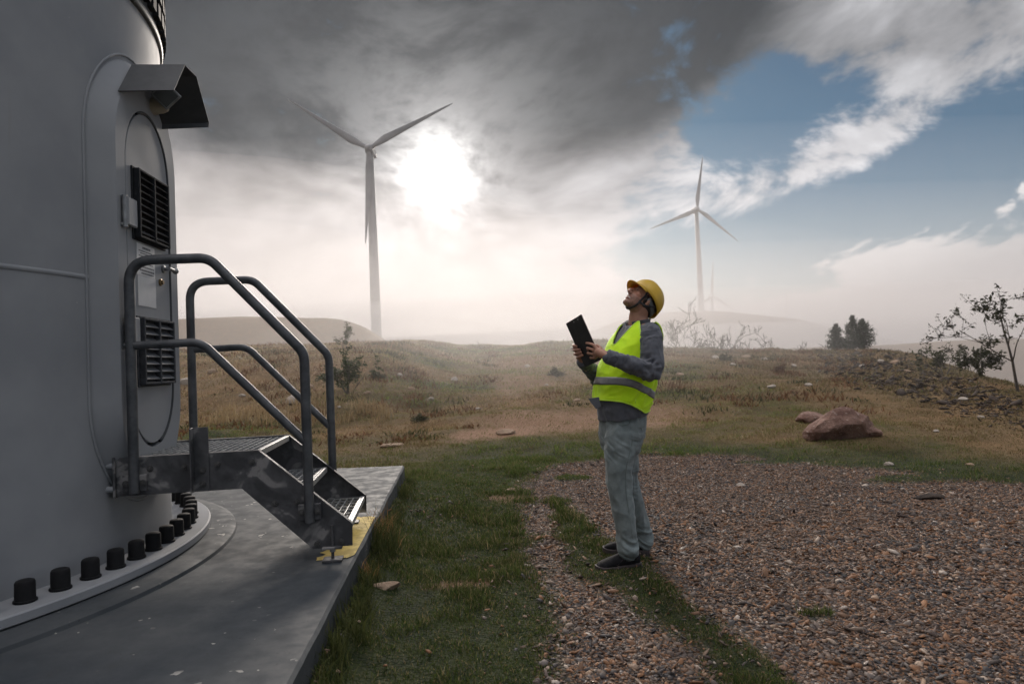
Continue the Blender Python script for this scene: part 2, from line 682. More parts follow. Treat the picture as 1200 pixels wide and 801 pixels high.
def m_ground(t, bs):
    geo = t.n('ShaderNodeNewGeometry').outputs['Position']
    at = lambda k: t.n('ShaderNodeAttribute', attribute_name=k).outputs['Fac']
    n1 = t.noise(geo, 1.1, 6, 0.62)
    n2 = t.noise(geo, 7.0, 5, 0.65)
    n3 = t.noise(geo, 38.0, 4, 0.65)
    green = t.mix(t.ss(n2, 0.35, 0.7), (0.012, 0.019, 0.007), (0.034, 0.042, 0.015))
    green = t.mix(t.ss(n3, 0.55, 0.75, 0, 0.6), green, (0.07, 0.056, 0.032))
    brown = t.mix(t.ss(n2, 0.3, 0.7), (0.060, 0.034, 0.018), (0.15, 0.100, 0.052))
    brown = t.mix(t.ss(n1, 0.42, 0.66), brown, (0.17, 0.095, 0.045))
    brown = t.mix(t.ss(n3, 0.5, 0.75, 0, 0.7), brown, (0.05, 0.050, 0.020))
    veg = t.mix(at('brown'), green, t.mix(0.25, brown, (0.30, 0.20, 0.11)))
    dirt = t.mix(t.ss(n3, 0.3, 0.7), (0.15, 0.085, 0.052), (0.30, 0.185, 0.120))
    veg = t.mix(at('dirt'), veg, dirt)
    cell = t.vor(geo, 52.0, out='Color')
    edge = t.vor(geo, 52.0)
    sepc = t.n('ShaderNodeSeparateColor')
    t.put(sepc.inputs[0], cell)
    stone = t.ramp(sepc.outputs[0], [(0.0, (0.055, 0.055, 0.062)), (0.35, (0.13, 0.115, 0.11)), (0.6, (0.21, 0.125, 0.08)), (0.8, (0.28, 0.15, 0.085)), (1.0, (0.42, 0.37, 0.33))])
    stone = t.mix(t.ss(edge, 0.35, 0.75), stone, (0.045, 0.032, 0.024))
    col = t.mix(at('gravel'), veg, stone)
    t.put(bs.inputs['Base Color'], col)
    bs.inputs['Roughness'].default_value = 0.95
    bs.inputs['Specular IOR Level'].default_value = 0.15
    h = t.m('ADD', t.m('MULTIPLY', n3, 0.6), t.m('MULTIPLY', edge, -0.5))
    bump(t, bs, h, 0.8, 0.03)


def dirt_mask(x, y):
    out = np.zeros(np.shape(x))
    for (px, py), a, b, k in [((585, 520), 1.3, 0.9, 1.0), ((680, 505), 2.4, 2.2, 0.8), ((625, 480), 1.6, 3.5, 0.7), ((640, 440), 3, 6, 0.5), ((560, 690), 0.10, 0.05, 1), ((598, 585), 0.22, 0.25, 0.9), ((528, 690), 0.13, 0.10, 0.9), ((760, 500), 1.5, 1.6, 0.6)]:
        c = at_z(px, py, 0.0)[:2] if py > 470 else at_y(px, py, 17 if py > 450 else 24)[:2]
        q = np.hypot((x - c[0]) / a, (y - c[1]) / b) + 0.7 * fbm(x * 1.7 / max(a, 0.2), y * 1.7 / max(b, 0.2), 4, 101)
        out = np.maximum(out, k * sstep(q, 1.1, 0.35))
    return out


me = fast_mesh('ground', np.c_[GX.ravel(), GY.ravel(), GZ.ravel()], quads.ravel(), np.full(len(quads), 4),
               {'gravel': ('FLOAT', GRV), 'brown': ('FLOAT', brown_mask(GX, GY)), 'dirt': ('FLOAT', dirt_mask(GX, GY))})
ground = link('ground', me, mat('ground_soil', m_ground), None, True)
tag(ground, 'bare soil and turf of the hilltop running out to the far hills', kind='structure')
ground['category'] = 'ground'


# ================================================================== GRAVEL
def stones(name, pts, rad, detail, m, label, zoff=0.0):
    """many small angular stones in one mesh"""
    if detail:
        g = (1 + 5 ** 0.5) / 2
        base = np.array([(-1, g, 0), (1, g, 0), (-1, -g, 0), (1, -g, 0), (0, -1, g), (0, 1, g), (0, -1, -g), (0, 1, -g), (g, 0, -1), (g, 0, 1), (-g, 0, -1), (-g, 0, 1)], float) / 1.902
        fc = np.array([(0, 11, 5), (0, 5, 1), (0, 1, 7), (0, 7, 10), (0, 10, 11), (1, 5, 9), (5, 11, 4), (11, 10, 2), (10, 7, 6), (7, 1, 8), (3, 9, 4), (3, 4, 2), (3, 2, 6), (3, 6, 8), (3, 8, 9), (4, 9, 5), (2, 4, 11), (6, 2, 10), (8, 6, 7), (9, 8, 1)])
    else:
        base = np.array([(1, 0, 0), (-1, 0, 0), (0, 1, 0), (0, -1, 0), (0, 0, 1), (0, 0, -1)], float)
        fc = np.array([(0, 2, 4), (2, 1, 4), (1, 3, 4), (3, 0, 4), (2, 0, 5), (1, 2, 5), (3, 1, 5), (0, 3, 5)])
    n, k = len(pts), len(base)
    v = base[None] * (1 + 0.42 * RNG.uniform(-1, 1, (n, k, 1)))
    v = v * np.stack([RNG.uniform(1.0, 1.9, n), RNG.uniform(0.6, 1.15, n), RNG.uniform(0.28, 0.62, n)], 1)[:, None]
    th = RNG.uniform(0, 2 * np.pi, n)
    c, s = np.cos(th), np.sin(th)
    tx, ty = RNG.normal(0, 0.36, n), RNG.normal(0, 0.36, n)
    x, y, z = v[..., 0], v[..., 1], v[..., 2]
    X = x * c[:, None] - y * s[:, None]
    Y = x * s[:, None] + y * c[:, None]
    Z = z + X * tx[:, None] + Y * ty[:, None]
    P = np.stack([X, Y, Z], -1) * rad[:, None, None] + pts[:, None, :]
    P[..., 2] += (rad * 0.25 + zoff)[:, None]
    F = (fc[None] + (np.arange(n) * k)[:, None, None]).reshape(-1)
    me = fast_mesh(name, P.reshape(-1, 3), F, np.full(n * len(fc), 3))
    o = link(name, me, m)
    tag(o, label, kind='stuff')
    return o


def m_gravel(t, bs):
    rnd = t.n('ShaderNodeNewGeometry').outputs['Random Per Island']
    geo = t.n('ShaderNodeNewGeometry').outputs['Position']
    col = t.ramp(rnd, [(0.0, (0.032, 0.032, 0.036)), (0.26, (0.072, 0.068, 0.068)), (0.44, (0.125, 0.092, 0.070)), (0.60, (0.19, 0.098, 0.052)),
                       (0.74, (0.29, 0.142, 0.068)), (0.84, (0.14, 0.13, 0.125)), (0.94, (0.34, 0.225, 0.145)), (1.0, (0.54, 0.48, 0.42))])
    n = t.noise(geo, 160, 3, 0.6)
    col = t.mix(t.ss(n, 0.35, 0.7, 0, 0.35), col, (0.06, 0.05, 0.045))
    col = t.mix(t.ss(t.noise(geo, 1.4, 4, 0.6), 0.40, 0.66, 0, 0.32), col, (0.17, 0.095, 0.055))
    col = t.mix(t.ss(t.noise(geo, 2.3, 3, 0.6), 0.52, 0.70, 0, 0.30), col, (0.045, 0.042, 0.042))
    t.put(bs.inputs['Base Color'], col)
    bs.inputs['Roughness'].default_value = 0.8
    bs.inputs['Specular IOR Level'].default_value = 0.3
    bump(t, bs, n, 0.4, 0.004)


def scatter(xr, yr, dens, keep):
    n = int((xr[1] - xr[0]) * (yr[1] - yr[0]) * dens)
    x, y = RNG.uniform(*xr, n), RNG.uniform(*yr, n)
    k = keep(x, y) > RNG.uniform(0, 1, n)
    return x[k], y[k]


inview = lambda x, y: (np.abs(x) < 0.82 * y + 0.35)
M_GRAVEL = mat('gravel_stone', m_gravel)
gfun = lambda x, y: inview(x, y) * np.clip(gravel_mask(x, y) * 1.05 + 0.035, 0, 1) * (x > -0.45) * (poly_sd(x, y, _GP) > -0.35)
gx1, gy1 = scatter((-0.5, 5.6), (2.4, 6.0), 5000, gfun)
gx2, gy2 = scatter((-0.5, 8.2), (6.0, 9.6), 2800, gfun)
P1 = np.c_[gx1, gy1, height(gx1, gy1)]
P2 = np.c_[gx2, gy2, height(gx2, gy2)]
r1 = 0.0058 * np.exp(RNG.normal(0, 0.46, len(P1)))
r1 = np.clip(r1, 0.0035, 0.026)
r2 = np.clip(0.0080 * np.exp(RNG.normal(0, 0.32, len(P2))), 0.006, 0.024)
stones('gravel', np.r_[P1], r1, True, M_GRAVEL, 'loose brown and grey gravel of the pad around the man')
stones('gravel', np.r_[P2], r2, False, M_GRAVEL, 'far edge of the loose gravel pad below the grassy slope')


# ================================================================== GRASS
def blades(name, pts, h, w, lean, col, m, label, bend=True, parent=None):
    n = len(pts)
    th = RNG.uniform(0, 2 * np.pi, n)
    side = np.stack([np.cos(th), np.sin(th), np.zeros(n)], 1)
    ph = RNG.uniform(0, 2 * np.pi, n)
    ld = np.stack([np.cos(ph), np.sin(ph), np.zeros(n)], 1) * (lean * h)[:, None]
    up = np.array([0, 0, 1.0]) * h[:, None]
    if bend:
        P = np.stack([pts - side * w[:, None] / 2, pts + side * w[:, None] / 2,
                      pts + up * 0.55 + ld * 0.3 + side * w[:, None] * 0.38, pts + up * 0.55 + ld * 0.3 - side * w[:, None] * 0.38,
                      pts + up * 0.95 + ld], 1)
        k = 5
        F = (np.array([0, 1, 2, 3, 3, 2, 4])[None] + (np.arange(n) * k)[:, None]).ravel()
        S = np.tile([4, 3], n)
    else:
        P = np.stack([pts - side * w[:, None] / 2, pts + side * w[:, None] / 2, pts + up + ld], 1)
        k = 3
        F = (np.array([0, 1, 2])[None] + (np.arange(n) * k)[:, None]).ravel()
        S = np.full(n, 3)
    C = np.repeat(col, k, axis=0)
    me = fast_mesh(name, P.reshape(-1, 3), F, S, {'tint': ('FLOAT_COLOR', C)})
    o = link(name, me, m, parent)
    if label:
        tag(o, label, kind='stuff')
    else:
        o['kind'] = 'stuff'
    return o


def m_blade(t, bs):
    a = t.n('ShaderNodeAttribute', attribute_name='tint').outputs['Color']
    t.put(bs.inputs['Base Color'], a)
    bs.inputs['Roughness'].default_value = 0.6
    bs.inputs['Specular IOR Level'].default_value = 0.25
    tr = t.n('ShaderNodeBsdfTranslucent')
    t.put(tr.inputs[0], a)
    mx = t.n('ShaderNodeMixShader')
    mx.inputs[0].default_value = 0.35
    t.t.links.new(bs.outputs[0], mx.inputs[1])
    t.t.links.new(tr.outputs[0], mx.inputs[2])
    t.t.links.new(mx.outputs[0], t.out.inputs['Surface'])


M_BLADE = mat('grass_blade', m_blade)
SLAB_X = lambda y: -0.82 - 0.0814 * (y - 2.407)
off_slab = lambda x, y: ~((x < SLAB_X(y) + 0.01) & (y < 7.58))


def mixc(a, b, t):
    return np.array(a)[None] * (1 - t[:, None]) + np.array(b)[None] * t[:, None]


def veg_col(x, y, n):
    b = np.clip(brown_mask(x, y) + RNG.normal(0, 0.22, n), 0, 1)
    g = mixc((0.028, 0.054, 0.010), (0.100, 0.135, 0.030), RNG.uniform(0, 1, n) ** 1.4)
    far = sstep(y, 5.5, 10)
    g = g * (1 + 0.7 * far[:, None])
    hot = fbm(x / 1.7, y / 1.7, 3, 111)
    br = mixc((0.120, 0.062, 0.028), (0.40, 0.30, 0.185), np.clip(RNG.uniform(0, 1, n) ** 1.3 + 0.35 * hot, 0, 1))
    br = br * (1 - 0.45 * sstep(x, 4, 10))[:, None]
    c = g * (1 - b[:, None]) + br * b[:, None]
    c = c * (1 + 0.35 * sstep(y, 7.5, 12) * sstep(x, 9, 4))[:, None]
    dry = RNG.uniform(0, 1, n) < 0.12
    c[dry] = mixc((0.20, 0.16, 0.075), (0.34, 0.27, 0.14), RNG.uniform(0, 1, dry.sum()))
    return c


def lawn(xr, yr, dens, h0, w0, name, label, bend=True, extra=None):
    keep = lambda x, y: inview(x, y) * off_slab(x, y) * np.clip(1.0 - 1.06 * gravel_mask(x, y), 0, 1) * (1 - 0.85 * dirt_mask(x, y)) * (extra(x, y) if extra else 1.0)
    x, y = scatter(xr, yr, dens, keep)
    # gather part of the blades into tufts
    n = len(x)
    tuft = 0.5 + 0.9 * sstep(fbm(x * 3.3, y * 3.3, 3, 121), -0.1, 0.5)
    h = h0 * tuft * np.exp(RNG.normal(0, 0.35, n))
    w = w0 * np.exp(RNG.normal(0, 0.2, n))
    z = height(x, y)
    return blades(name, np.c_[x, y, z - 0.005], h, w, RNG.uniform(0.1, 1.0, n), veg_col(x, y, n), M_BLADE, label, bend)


lawn((-1.3, 2.2), (2.3, 5.2), 14000, 0.025, 0.0042, 'grass', 'short dark green turf between the concrete foundation and the gravel')
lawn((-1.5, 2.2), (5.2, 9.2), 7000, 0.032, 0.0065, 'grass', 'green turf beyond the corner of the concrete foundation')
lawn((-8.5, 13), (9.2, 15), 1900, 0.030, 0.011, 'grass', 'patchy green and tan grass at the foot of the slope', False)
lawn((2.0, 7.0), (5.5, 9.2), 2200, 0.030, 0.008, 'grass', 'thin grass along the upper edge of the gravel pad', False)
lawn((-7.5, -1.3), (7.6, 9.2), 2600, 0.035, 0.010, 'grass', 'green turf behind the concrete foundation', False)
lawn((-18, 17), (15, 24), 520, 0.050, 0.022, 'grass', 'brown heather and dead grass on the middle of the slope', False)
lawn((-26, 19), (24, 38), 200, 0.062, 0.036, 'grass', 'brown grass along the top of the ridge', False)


def tufts(name, centres, per, rad, h, w, c1, c2, label, lean=0.6, parent=None):
    P, Hh = [], []
    for cx, cy, sc in centres:
        k = int(per * sc)
        q = RNG.normal(0, rad * sc, (k, 2))
        P.append(np.c_[cx + q[:, 0], cy + q[:, 1]])
        Hh.append(h * sc * np.exp(RNG.normal(0, 0.25, k)))
    P = np.concatenate(P)
    Hh = np.concatenate(Hh)
    z = height(P[:, 0], P[:, 1])
    n = len(P)
    return blades(name, np.c_[P, z - 0.01], Hh, w * np.exp(RNG.normal(0, 0.2, n)), RNG.uniform(0.1, lean * 1.6, n), mixc(c1, c2, RNG.uniform(0, 1, n)), M_BLADE, label)


# long grass at the foot of the concrete edge
cs = []
for yy in np.arange(2.6, 7.4, 0.10):
    k = vnoise(yy * 1.3, 4.0, 3)
    cs.append((SLAB_X(yy) + 0.05 + 0.05 * random.random(), yy + random.uniform(-0.05, 0.05), 0.35 + 0.8 * k))
cs += [(SLAB_X(4.75) + 0.06, 4.75, 1.7), (SLAB_X(4.95) + 0.05, 4.95, 1.6), (SLAB_X(4.6) + 0.09, 4.6, 1.4), (SLAB_X(6.6) + 0.1, 6.6, 1.3), (SLAB_X(3.2) + 0.12, 3.2, 1.2)]
tufts('grass', cs, 60, 0.035, 0.105, 0.005, (0.030, 0.045, 0.012), (0.10, 0.105, 0.035), 'long green grass along the foot of the concrete edge')
tufts('grass', [(SLAB_X(4.85) + 0.04, 4.85, 1.0), (SLAB_X(5.1) + 0.05, 5.1, 0.9), (SLAB_X(4.1) + 0.05, 4.1, 0.5)], 60, 0.05, 0.17, 0.005, (0.22, 0.12, 0.05), (0.36, 0.22, 0.10), 'rusty dead blades leaning over the concrete edge beside the stairs')
# golden dead grass behind the stairs
cs = [(random.uniform(-6.3, -2.6), random.uniform(13.2, 14.9), random.uniform(0.6, 1.3)) for _ in range(30)]
tufts('grass', cs, 34, 0.10, 0.26, 0.014, (0.26, 0.18, 0.09), (0.46, 0.35, 0.20), 'golden dead grass in a band behind the stairs', 0.35)
# heather cushions on the slope
cs = []
for _ in range(420):
    y = random.uniform(11, 34)
    x = random.uniform(-0.6 * y, 0.52 * y)
    if gravel_mask(np.array([x]), np.array([y]))[0] < 0.1 and dirt_mask(np.array([x]), np.array([y]))[0] < 0.3:
        cs.append((x, y, random.uniform(0.5, 1.5) * (0.6 + y / 40)))
cs1, cs2 = cs[:250], cs[250:]
tufts('heather', cs1, 42, 0.17, 0.085, 0.026, (0.075, 0.038, 0.020), (0.21, 0.105, 0.050), 'rust brown heather cushions dotted over the slope', 1.0)
tufts('heather', cs2, 42, 0.17, 0.08, 0.026, (0.030, 0.038, 0.014), (0.085, 0.085, 0.035), 'dark green heather cushions dotted over the slope', 1.0)
# pebbles strewn through the turf
keep_p = lambda x, y: inview(x, y) * off_slab(x, y) * (1 - gravel_mask(x, y)) * sstep(fbm(x * 1.3, y * 1.3, 3, 131), -0.25, 0.5)
px_, py_ = scatter((-1.25, 2.5), (2.5, 9.0), 150, keep_p)
stones('pebbles', np.c_[px_, py_, height(px_, py_) + 0.012], np.clip(0.0075 * np.exp(RNG.normal(0, 0.35, len(px_))), 0.004, 0.02), True, M_GRAVEL, 'stray pebbles lying in the green turf')

# ================================================================== WIND TURBINES
M_TURB = simple('turbine_white', (0.19, 0.19, 0.195), (0.23, 0.23, 0.23), 0.45, 0.2)


def blade_mesh(L):
    """blade along +Z, chord along X, thickness along Y"""
    mb = MB()
    st = [(0.0, 1.9, 1.9, 0), (0.04, 1.9, 1.85, 0), (0.10, 2.4, 1.3, 0.25), (0.20, 3.5, 0.85, 0.6), (0.35, 2.8, 0.55, 0.5), (0.55, 2.0, 0.36, 0.35), (0.75, 1.35, 0.22, 0.22), (0.92, 0.8, 0.12, 0.12), (0.985, 0.42, 0.06, 0.05), (1.0, 0.08, 0.03, 0.0)]
    seg = 14
    vs, fs = [], []
    for s, ch, th, sh in st:
        for k in range(seg):
            a = 2 * math.pi * k / seg
            vs.append((math.cos(a) * ch / 2 - sh, math.sin(a) * th / 2, s * L))
    for i in range(len(st) - 1):
        for k in range(seg):
            k2 = (k + 1) % seg
            fs.append((i * seg + k, i * seg + k2, (i + 1) * seg + k2, (i + 1) * seg + k))
    fs += [tuple(range(seg))[::-1], tuple((len(st) - 1) * seg + k for k in range(seg))]
    mb.raw(vs, fs)
    me = mb.mesh('blade')
    me.polygons.foreach_set('use_smooth', np.ones(len(me.polygons), bool))
    me.materials.append(M_TURB)
    return me


BLADE = blade_mesh(41.0)


def turbine(hub_px, Y, tip_ang, base_z, yaw, label):
    hub = at_y(hub_px[0], hub_px[1], Y)
    base = np.array([hub[0], hub[1] + 2.5, base_z])
    t = thing('wind_turbine', base, label, 'wind turbine', 'wind turbines on the hills')
    hz_ = hub[2] - 1.5 - base_z
    prof = [(2.25, -6), (2.25, 0), (2.05, 0.35 * hz_), (1.75, 0.7 * hz_), (1.4, hz_)]
    MB().lathe(prof, base, (0, 0, 1), 28).build('tower', M_TURB, t, True, auto=0.7)
    f = np.array([math.sin(yaw), -math.cos(yaw), 0])           # rotor faces the camera side
    s = np.array([-f[1], f[0], 0])
    mb = MB()
    mb.box(hub - f * 4.6, f, s, (0, 0, 1), 4.4, 1.7, 1.75)
    mb.build('nacelle', M_TURB, t, False, 0.5, 3)
    MB().lathe([(1.75, -0.9), (1.8, 0.2), (1.6, 1.1), (1.0, 1.9), (0.0, 2.3)], hub, f, 24).build('hub', M_TURB, t, True)
    org = V3(base)
    for k in range(3):
        a = tip_ang + k * 2 * math.pi / 3
        axis = s * math.cos(a) * 1.0 + np.array([0, 0, 1]) * math.sin(a)
        # blade frame: z = axis, y = f, x = y cross z
        yv = -f
        xv = np.cross(yv, axis)
        o = bpy.data.objects.new('blade', BLADE)
        COL.objects.link(o)
        o.parent = t
        mw = Matrix(((xv[0], yv[0], axis[0]), (xv[1], yv[1], axis[1]), (xv[2], yv[2], axis[2]))).to_4x4()
        mw.translation = Vector(hub - org)
        o.matrix_local = mw
    return t


def tip(hub, tp, Y):
    d = at_y(*tp, Y) - at_y(*hub, Y)
    return math.atan2(d[2], d[0])


turbine((432, 174), 290, tip((432, 174), (337, 116), 290), 8.0, 0.0, 'large wind turbine fading into the mist beside the glowing sun')
turbine((817, 245), 520, tip((817, 245), (824, 183), 520), 33.5, 0.1, 'tallest clear wind turbine standing on the pale hill behind the man')
turbine((835, 347), 800, tip((835, 347), (835.5, 307), 800), -8.0, 0.1, 'small distant wind turbine just behind the tall one on the hill')
turbine((922, 371), 1060, tip((922, 371), (922, 341), 1060), -14.0, 0.1, 'faintest smallest wind turbine nearly lost in mist behind the hill')

# ================================================================== CONCRETE FOUNDATION
def m_concrete(t, bs):
    geo = t.n('ShaderNodeNewGeometry').outputs['Position']
    n1 = t.noise(geo, 1.3, 6, 0.6)
    n2 = t.noise(geo, 9.0, 5, 0.65)
    n3 = t.noise(geo, 70.0, 3, 0.6)
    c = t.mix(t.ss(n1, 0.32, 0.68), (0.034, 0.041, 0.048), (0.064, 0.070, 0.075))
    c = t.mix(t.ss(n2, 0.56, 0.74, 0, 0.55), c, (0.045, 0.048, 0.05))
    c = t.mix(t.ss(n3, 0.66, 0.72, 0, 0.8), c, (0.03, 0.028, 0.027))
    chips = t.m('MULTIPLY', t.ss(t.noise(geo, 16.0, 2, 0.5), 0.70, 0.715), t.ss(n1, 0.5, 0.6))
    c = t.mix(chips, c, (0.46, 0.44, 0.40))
    t.put(bs.inputs['Base Color'], c)
    t.put(bs.inputs['Roughness'], t.ss(n2, 0.3, 0.7, 0.62, 0.85))
    bs.inputs['Specular IOR Level'].default_value = 0.25
    bump(t, bs, t.m('ADD', t.m('MULTIPLY', n3, 0.5), n2), 0.3, 0.002)


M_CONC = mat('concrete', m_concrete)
SZ = 0.26
edge = []
for i in range(150):
    y = -3.0 + (7.55 + 3.0) * i / 149
    edge.append((SLAB_X(y) + 0.010 * float(fbm(np.array([y * 2.5]), np.array([0.3]), 4, 5)[0]), y))
back = []
for i in range(1, 80):
    x = edge[-1][0] - (9.0 - 1.24) * i / 79
    back.append((x, 7.55 + 0.012 * float(fbm(np.array([x * 2.5]), np.array([7.3]), 3, 6)[0])))
ring = edge + back + [(-9.0, -3.0)]
mb = MB()
k = len(ring)
mid = np.mean(np.array(ring), 0)
inset = [(x - 0.014 if i < 150 else x, y - (0.014 if 149 <= i < 229 else 0)) for i, (x, y) in enumerate(ring)]
vs = [(x, y, SZ) for x, y in inset] + [(x, y, SZ - 0.014) for x, y in ring] + [(x, y, -0.35) for x, y in ring]
fs = [tuple(range(k))] + [(i, (i + 1) % k, (i + 1) % k + k, i + k) for i in range(k)] + [(i + k, (i + 1) % k + k, (i + 1) % k + 2 * k, i + 2 * k) for i in range(k)]
mb.raw(vs, fs)
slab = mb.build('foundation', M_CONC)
tag(slab, 'grey concrete foundation slab under the tower and its stairs', 'foundation', kind='structure')


def m_yellow(t, bs):
    geo = t.n('ShaderNodeNewGeometry').outputs['Position']
    n = t.noise(geo, 14.0, 5, 0.65)
    t.put(bs.inputs['Base Color'], t.mix(t.ss(n, 0.40, 0.62), (0.50, 0.36, 0.09), (0.72, 0.54, 0.15)))
    bs.inputs['Roughness'].default_value = 0.8
    al = t.ss(t.noise(geo, 30.0, 4, 0.7), 0.24, 0.28)
    t.put(bs.inputs['Alpha'], al)
    bump(t, bs, n, 0.3, 0.004)


yp = [at_z(a, b, SZ)[:2] for a, b in [(370, 657), (385, 643), (405, 618), (413, 606)]]
yp = yp + [(SLAB_X(4.95) - 0.02, 5.0), (SLAB_X(4.4) - 0.016, 4.4), (SLAB_X(3.96) - 0.016, 3.96)]
pp = []
for i in range(len(yp)):
    a, b = np.array(yp[i]), np.array(yp[(i + 1) % len(yp)])
    for j in range(8):
        q = a + (b - a) * j / 8
        if i in (0, 1, 2, 3, 6):
            q = q + 0.012 * RNG.normal(0, 1, 2)
        q[0] = min(q[0], SLAB_X(q[1]) - 0.016)
        pp.append(q)
MB().raw([(x, y, SZ + 0.004) for x, y in pp], [tuple(range(len(pp)))]).build('paint_patch', mat('yellow_paint', m_yellow), slab)

# ================================================================== TURBINE TOWER WITH DOOR
TC = np.array([-4.42, 3.94, 0])
TR = 2.17


def m_paint(t, bs):
    tc = t.n('ShaderNodeTexCoord').outputs['Object']
    sp = t.n('ShaderNodeSeparateXYZ')
    t.put(sp.inputs[0], tc)
    ang = t.m('ARCTAN2', sp.outputs[1], sp.outputs[0])
    st = t.noise(t.xyz(t.m('MULTIPLY', ang, 14.0), t.m('MULTIPLY', sp.outputs[2], 0.35), 0.0), 3.0, 5, 0.6)
    n = t.noise(tc, 2.2, 4, 0.55)
    c = t.mix(t.ss(n, 0.3, 0.7), (0.255, 0.262, 0.275), (0.31, 0.316, 0.326))
    c = t.mix(t.ss(st, 0.60, 0.78, 0, 0.28), c, (0.25, 0.24, 0.22))
    sc = t.ss(t.noise(tc, 24.0, 3, 0.6), 0.74, 0.78, 0, 0.4)
    c = t.mix(sc, c, (0.62, 0.61, 0.58))
    t.put(bs.inputs['Base Color'], c)
    t.put(bs.inputs['Roughness'], t.ss(n, 0.3, 0.7, 0.60, 0.75))
    bs.inputs['Specular IOR Level'].default_value = 0.3
    bump(t, bs, t.noise(tc, 30.0, 2), 0.06, 0.004)


M_PAINT = mat('tower_paint', m_paint)
M_STEEL = simple('galvanised_steel', (0.20, 0.205, 0.21), (0.36, 0.365, 0.37), 0.5, 14, 0.7, 0.15, 120, 0.002)
M_BLACK = simple('black_plastic', (0.008, 0.008, 0.009), (0.014, 0.014, 0.015), 0.7, 20, 0, 0.1, 200, 0.001, 0.2)
M_DARK = simple('dark_sheet', (0.035, 0.038, 0.042), (0.055, 0.058, 0.062), 0.55, 6, 0.2)

tower = thing('turbine_tower', (TC[0], TC[1], SZ), 'pale grey wind turbine tower with an oval door beside the stairs', 'tower')
MB().lathe([(TR, 0.02), (TR, 14), (TR - 0.05, 26), (TR - 0.35, 60), (0.01, 60.02)], (TC[0], TC[1], SZ), (0, 0, 1), 192).build('shell', M_PAINT, tower, True, auto=0.6)
# weld seam ring
zs = 1.893
MB().lathe([(TR - 0.004, -0.016), (TR + 0.004, -0.011), (TR + 0.007, 0), (TR + 0.004, 0.011), (TR - 0.004, 0.016)], (TC[0], TC[1], zs), (0, 0, 1), 192).build('weld_seam', M_PAINT, tower, True)
# base flange and grout collar
FZ = 0.345
fl = MB().lathe([(TR - 0.05, FZ - 0.055), (2.405, FZ - 0.055), (2.42, FZ - 0.045), (2.42, FZ - 0.008), (2.412, FZ), (TR - 0.05, FZ)], (TC[0], TC[1], 0), (0, 0, 1), 160)
fl.build('base_flange', M_PAINT, tower, True, auto=0.6)
MB().lathe([(TR - 0.1, SZ - 0.02), (2.60, SZ - 0.02), (2.585, SZ + 0.018), (2.55, SZ + 0.027), (2.40, SZ + 0.030), (TR - 0.1, SZ + 0.030)], (TC[0], TC[1], 0), (0, 0, 1), 160).build('grout_collar', M_CONC, tower, True, auto=0.5)
capm = MB().lathe([(0.045, 0.0), (0.048, 0.004), (0.048, 0.012), (0.042, 0.014), (0.041, 0.088), (0.037, 0.097), (0.028, 0.101), (0.0, 0.102)], (0, 0, 0), (0, 0, 1), 20).mesh('bolt_cap')
capm.polygons.foreach_set('use_smooth', np.ones(len(capm.polygons), bool))
capm.set_sharp_from_angle(angle=0.7)
capm.materials.append(M_BLACK)
NB = 84
for i in range(NB):
    a = 2 * math.pi * i / NB + 0.02
    if math.cos(a - R_(-35)) < -0.25:
        continue
    o = bpy.data.objects.new('bolt_cap', capm)
    COL.objects.link(o)
    o.parent = tower
    o.location = (2.295 * math.cos(a), 2.295 * math.sin(a), FZ - SZ - 0.001)
# upper flange with rows of black bolt blocks
UZ = 3.69
MB().lathe([(TR - 0.02, -0.035), (TR + 0.016, -0.03), (TR + 0.022, 0), (TR + 0.016, 0.03), (TR - 0.02, 0.035)], (TC[0], TC[1], UZ), (0, 0, 1), 192).build('upper_flange', M_DARK, tower, True)
mb = MB()
for row in range(8):
    for i in range(110):
        a = 2 * math.pi * (i + 0.5 * (row % 2)) / 110
        if math.cos(a - R_(10)) < -0.1:
            continue
        e = np.array([math.cos(a), math.sin(a), 0])
        mb.box(TC + e * (TR + 0.018) + np.array([0, 0, UZ + 0.12 + 0.14 * row]), e, (-e[1], e[0], 0), (0, 0, 1), 0.026, 0.036, 0.045)
o = mb.build('bolt_blocks', M_BLACK, tower)
o['kind'] = 'stuff'
MB().lathe([(TR + 0.002, 0), (TR + 0.006, 0.02), (TR + 0.006, 1.2), (TR + 0.002, 1.22)], (TC[0], TC[1], UZ + 0.04), (0, 0, 1), 192).build('dark_band', M_DARK, tower, True)

# ---- door surround
DA = R_(5.0)
DN = np.array([math.cos(DA), math.sin(DA), 0])       # out of the door
DT = np.array([-math.sin(DA), math.cos(DA), 0])      # along the door, away from the camera
UPV = np.array([0, 0, 1.0])


def D(s, t, z):
    return TC * np.array([1, 1, 0]) + DN * s + DT * t + UPV * z


def stadium(hw, z0, z1, n=22, tc=0.0):
    """stadium outline in (t, z), counter-clockwise"""
    pts = []
    for i in range(n + 1):
        a = math.pi * i / n
        pts.append((tc + hw * math.cos(a), z1 - hw * 1.25 + hw * 1.25 * math.sin(a)))
    for i in range(n + 1):
        a = math.pi + math.pi * i / n
        pts.append((tc + hw * math.cos(a), z0 + hw * 1.25 + hw * 1.25 * math.sin(a)))
    return pts


def on_wall(t):
    return math.sqrt(TR * TR - t * t)


